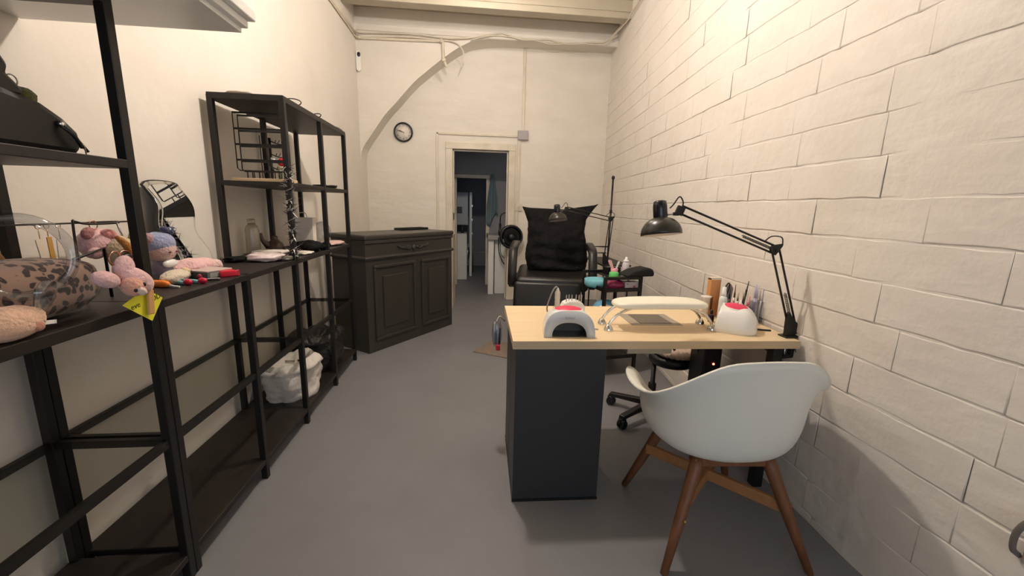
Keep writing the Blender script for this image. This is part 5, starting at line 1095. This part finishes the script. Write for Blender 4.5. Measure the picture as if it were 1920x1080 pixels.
# ---------------------------------------------------------------- bags on the bottom shelf
G0 = 0.10
wbg = thing('tote_bag', 'crumpled white fabric bag on the bottom shelf', 'bag', (-1.12, 2.52, G0))
def sack(cx, cy, rx, ry, h, seed, slump):
    def f(u, v):
        a = 2 * pi * u; c, s_ = math.cos(a), math.sin(a)
        if v < 0.72:
            t = v / 0.72; k = math.sin(pi * (0.12 + 0.78 * t)) ** 0.6; z = h * t ** 1.1
        else:
            t = (v - 0.72) / 0.28; k = math.sin(pi * 0.90) ** 0.6 * (1 - t) + 0.02 * t; z = h * (1 - 0.30 * t)
        k = (0.78 + 0.22 * k) if v < 0.6 else k + (0.30 if v < 0.72 else 0.30 * (1 - (v - 0.72) / 0.28))
        q = Vector((c * 1.6, s_ * 1.6, v * 3)); n = 0.16 * noise.noise(q + Vector((seed, 0, 0))) + 0.08 * noise.noise(q * 2.7 + Vector((seed, 3, 0)))
        fold = 0.04 * math.sin(a * 7 + v * 5 + seed)
        return (cx + rx * c * k * (1 + n + fold * v), cy + ry * s_ * k * (1 + n + fold * v), G0 + max(0.0, z * (1 + slump * c * v + 0.8 * n * v)))
    return f
bb = MB().grid(sack(-1.12, 2.53, 0.155, 0.19, 0.225, 2.0, 0.10), 56, 26, cu=True); bb.f.append(tuple(i * 26 for i in range(56))); bb.sm.append(False)
bb.build('bag_body', mat('white_canvas', (214, 208, 200), 0.7, bump=(10, 0.8, 0.03)), wbg)
MB().cbox((-1.20, 2.40, G0 + 0.19), (0.09, 0.04, 0.05), (R(30), 0, R(-20))).build('grey_packet', flat('packet_grey', (150, 144, 138), 0.4), wbg, bev=0.004)
MB().cbox((-1.155, 2.385, G0 + 0.178), (0.05, 0.006, 0.016), (0, R(-35), R(-20))).build('black_label', M_darkplast, wbg)
MB().tube(smoothpts([(-1.06, 2.48, G0 + 0.225), (-1.0, 2.56, G0 + 0.215), (-0.985, 2.65, G0 + 0.16)], 6), 0.007, 6).build('dark_strap', M_darkplast, wbg)
MB().cbox((-1.10, 2.46, G0 + 0.225), (0.05, 0.02, 0.012), (0, R(10), R(20))).build('buckle', M_chrome, wbg)
bbg = thing('black_sack', 'black plastic sack slumped behind the white bag on the bottom shelf', 'bag', (-1.13, 2.97, G0))
b2 = MB().grid(sack(-1.13, 2.99, 0.165, 0.22, 0.27, 5.0, 0.0), 48, 24, cu=True); b2.f.append(tuple(i * 24 for i in range(48))); b2.sm.append(False)
b2.build('sack_body', mat('black_polythene', (30, 28, 27), 0.38, bump=(16, 0.9, 0.03)), bbg)

# ---------------------------------------------------------------- black bag on the near upper shelf
hb = thing('leather_bag', 'black leather bag with strap and metal studs on the near upper shelf', 'bag', (-1.1, 1.05, UZ))
MB().prism([(0.78, UZ), (1.215, UZ), (1.232, UZ + 0.03), (1.225, UZ + 0.062), (1.19, UZ + 0.092), (1.14, UZ + 0.118), (1.06, UZ + 0.132), (0.78, UZ + 0.135)], -1.21, -1.02, 'x', smooth=True).build('flap_body', M_leather, hb, bev=0.025)
MB().prism([(0.78, UZ + 0.12), (1.12, UZ + 0.12), (1.128, UZ + 0.135), (1.108, UZ + 0.155), (1.095, UZ + 0.165), (1.103, UZ + 0.185), (1.09, UZ + 0.205), (1.06, UZ + 0.225), (0.78, UZ + 0.24)], -1.17, -1.04, 'x', smooth=True).build('upper_fold', M_leather, hb, bev=0.02)
MB().ell((-1.012, 1.17, UZ + 0.072), (0.006, 0.008, 0.008)).build('stud', M_chrome, hb)
MB().tube(smoothpts([(-1.02, 1.165, UZ + 0.075), (-1.0, 1.18, UZ + 0.05), (-1.0, 1.20, UZ + 0.02)], 4), 0.005, 6).build('seam', M_darkplast, hb)
MB().tube(smoothpts([(-1.05, 1.222, UZ + 0.07), (-1.05, 1.25, UZ + 0.045), (-1.05, 1.275, UZ + 0.018)], 5), 0.004, 6).build('strap', M_darkplast, hb)
MB().tube(smoothpts([(-1.05, 1.228, UZ + 0.036), (-1.04, 1.25, UZ + 0.034), (-1.04, 1.257, UZ + 0.008)], 5), 0.0018, 6).build('chain', M_steel, hb)
MB().tube(arc((-1.05, 1.112, UZ + 0.155), 0.012, 0, 360, 14, 'yz')[:-1], 0.0016, 6, closed=True).build('ring', M_steel, hb)
o = thing('pompom_charm', 'olive green pompom on the black leather bag', 'charm', (-1.09, 1.16, UZ + 0.11))
MB().ell((-1.07, 1.15, UZ + 0.128), (0.024, 0.024, 0.022), jit=0.1, seg=20, rings=12).build('pompom', plush('olive_fur', (98, 102, 44)), o)
# small cable bracket on the block wall close to the camera
o = thing('wall_hook', 'grey plastic hook on the block wall at the right edge', 'hook', (1.41, 0.74, 0.55))
MB().tube(smoothpts([(1.415, 0.762, 0.43), (1.395, 0.765, 0.45), (1.388, 0.762, 0.50), (1.395, 0.75, 0.54), (1.415, 0.735, 0.56)], 5), 0.007, 8).build('loop', flat('hook_grey', (112, 104, 96), 0.5), o)
MB().box(1.405, 0.71, 0.42, 1.425, 0.752, 0.54).build('plate', flat('plate_grey', (176, 166, 156), 0.5), o, bev=0.004)
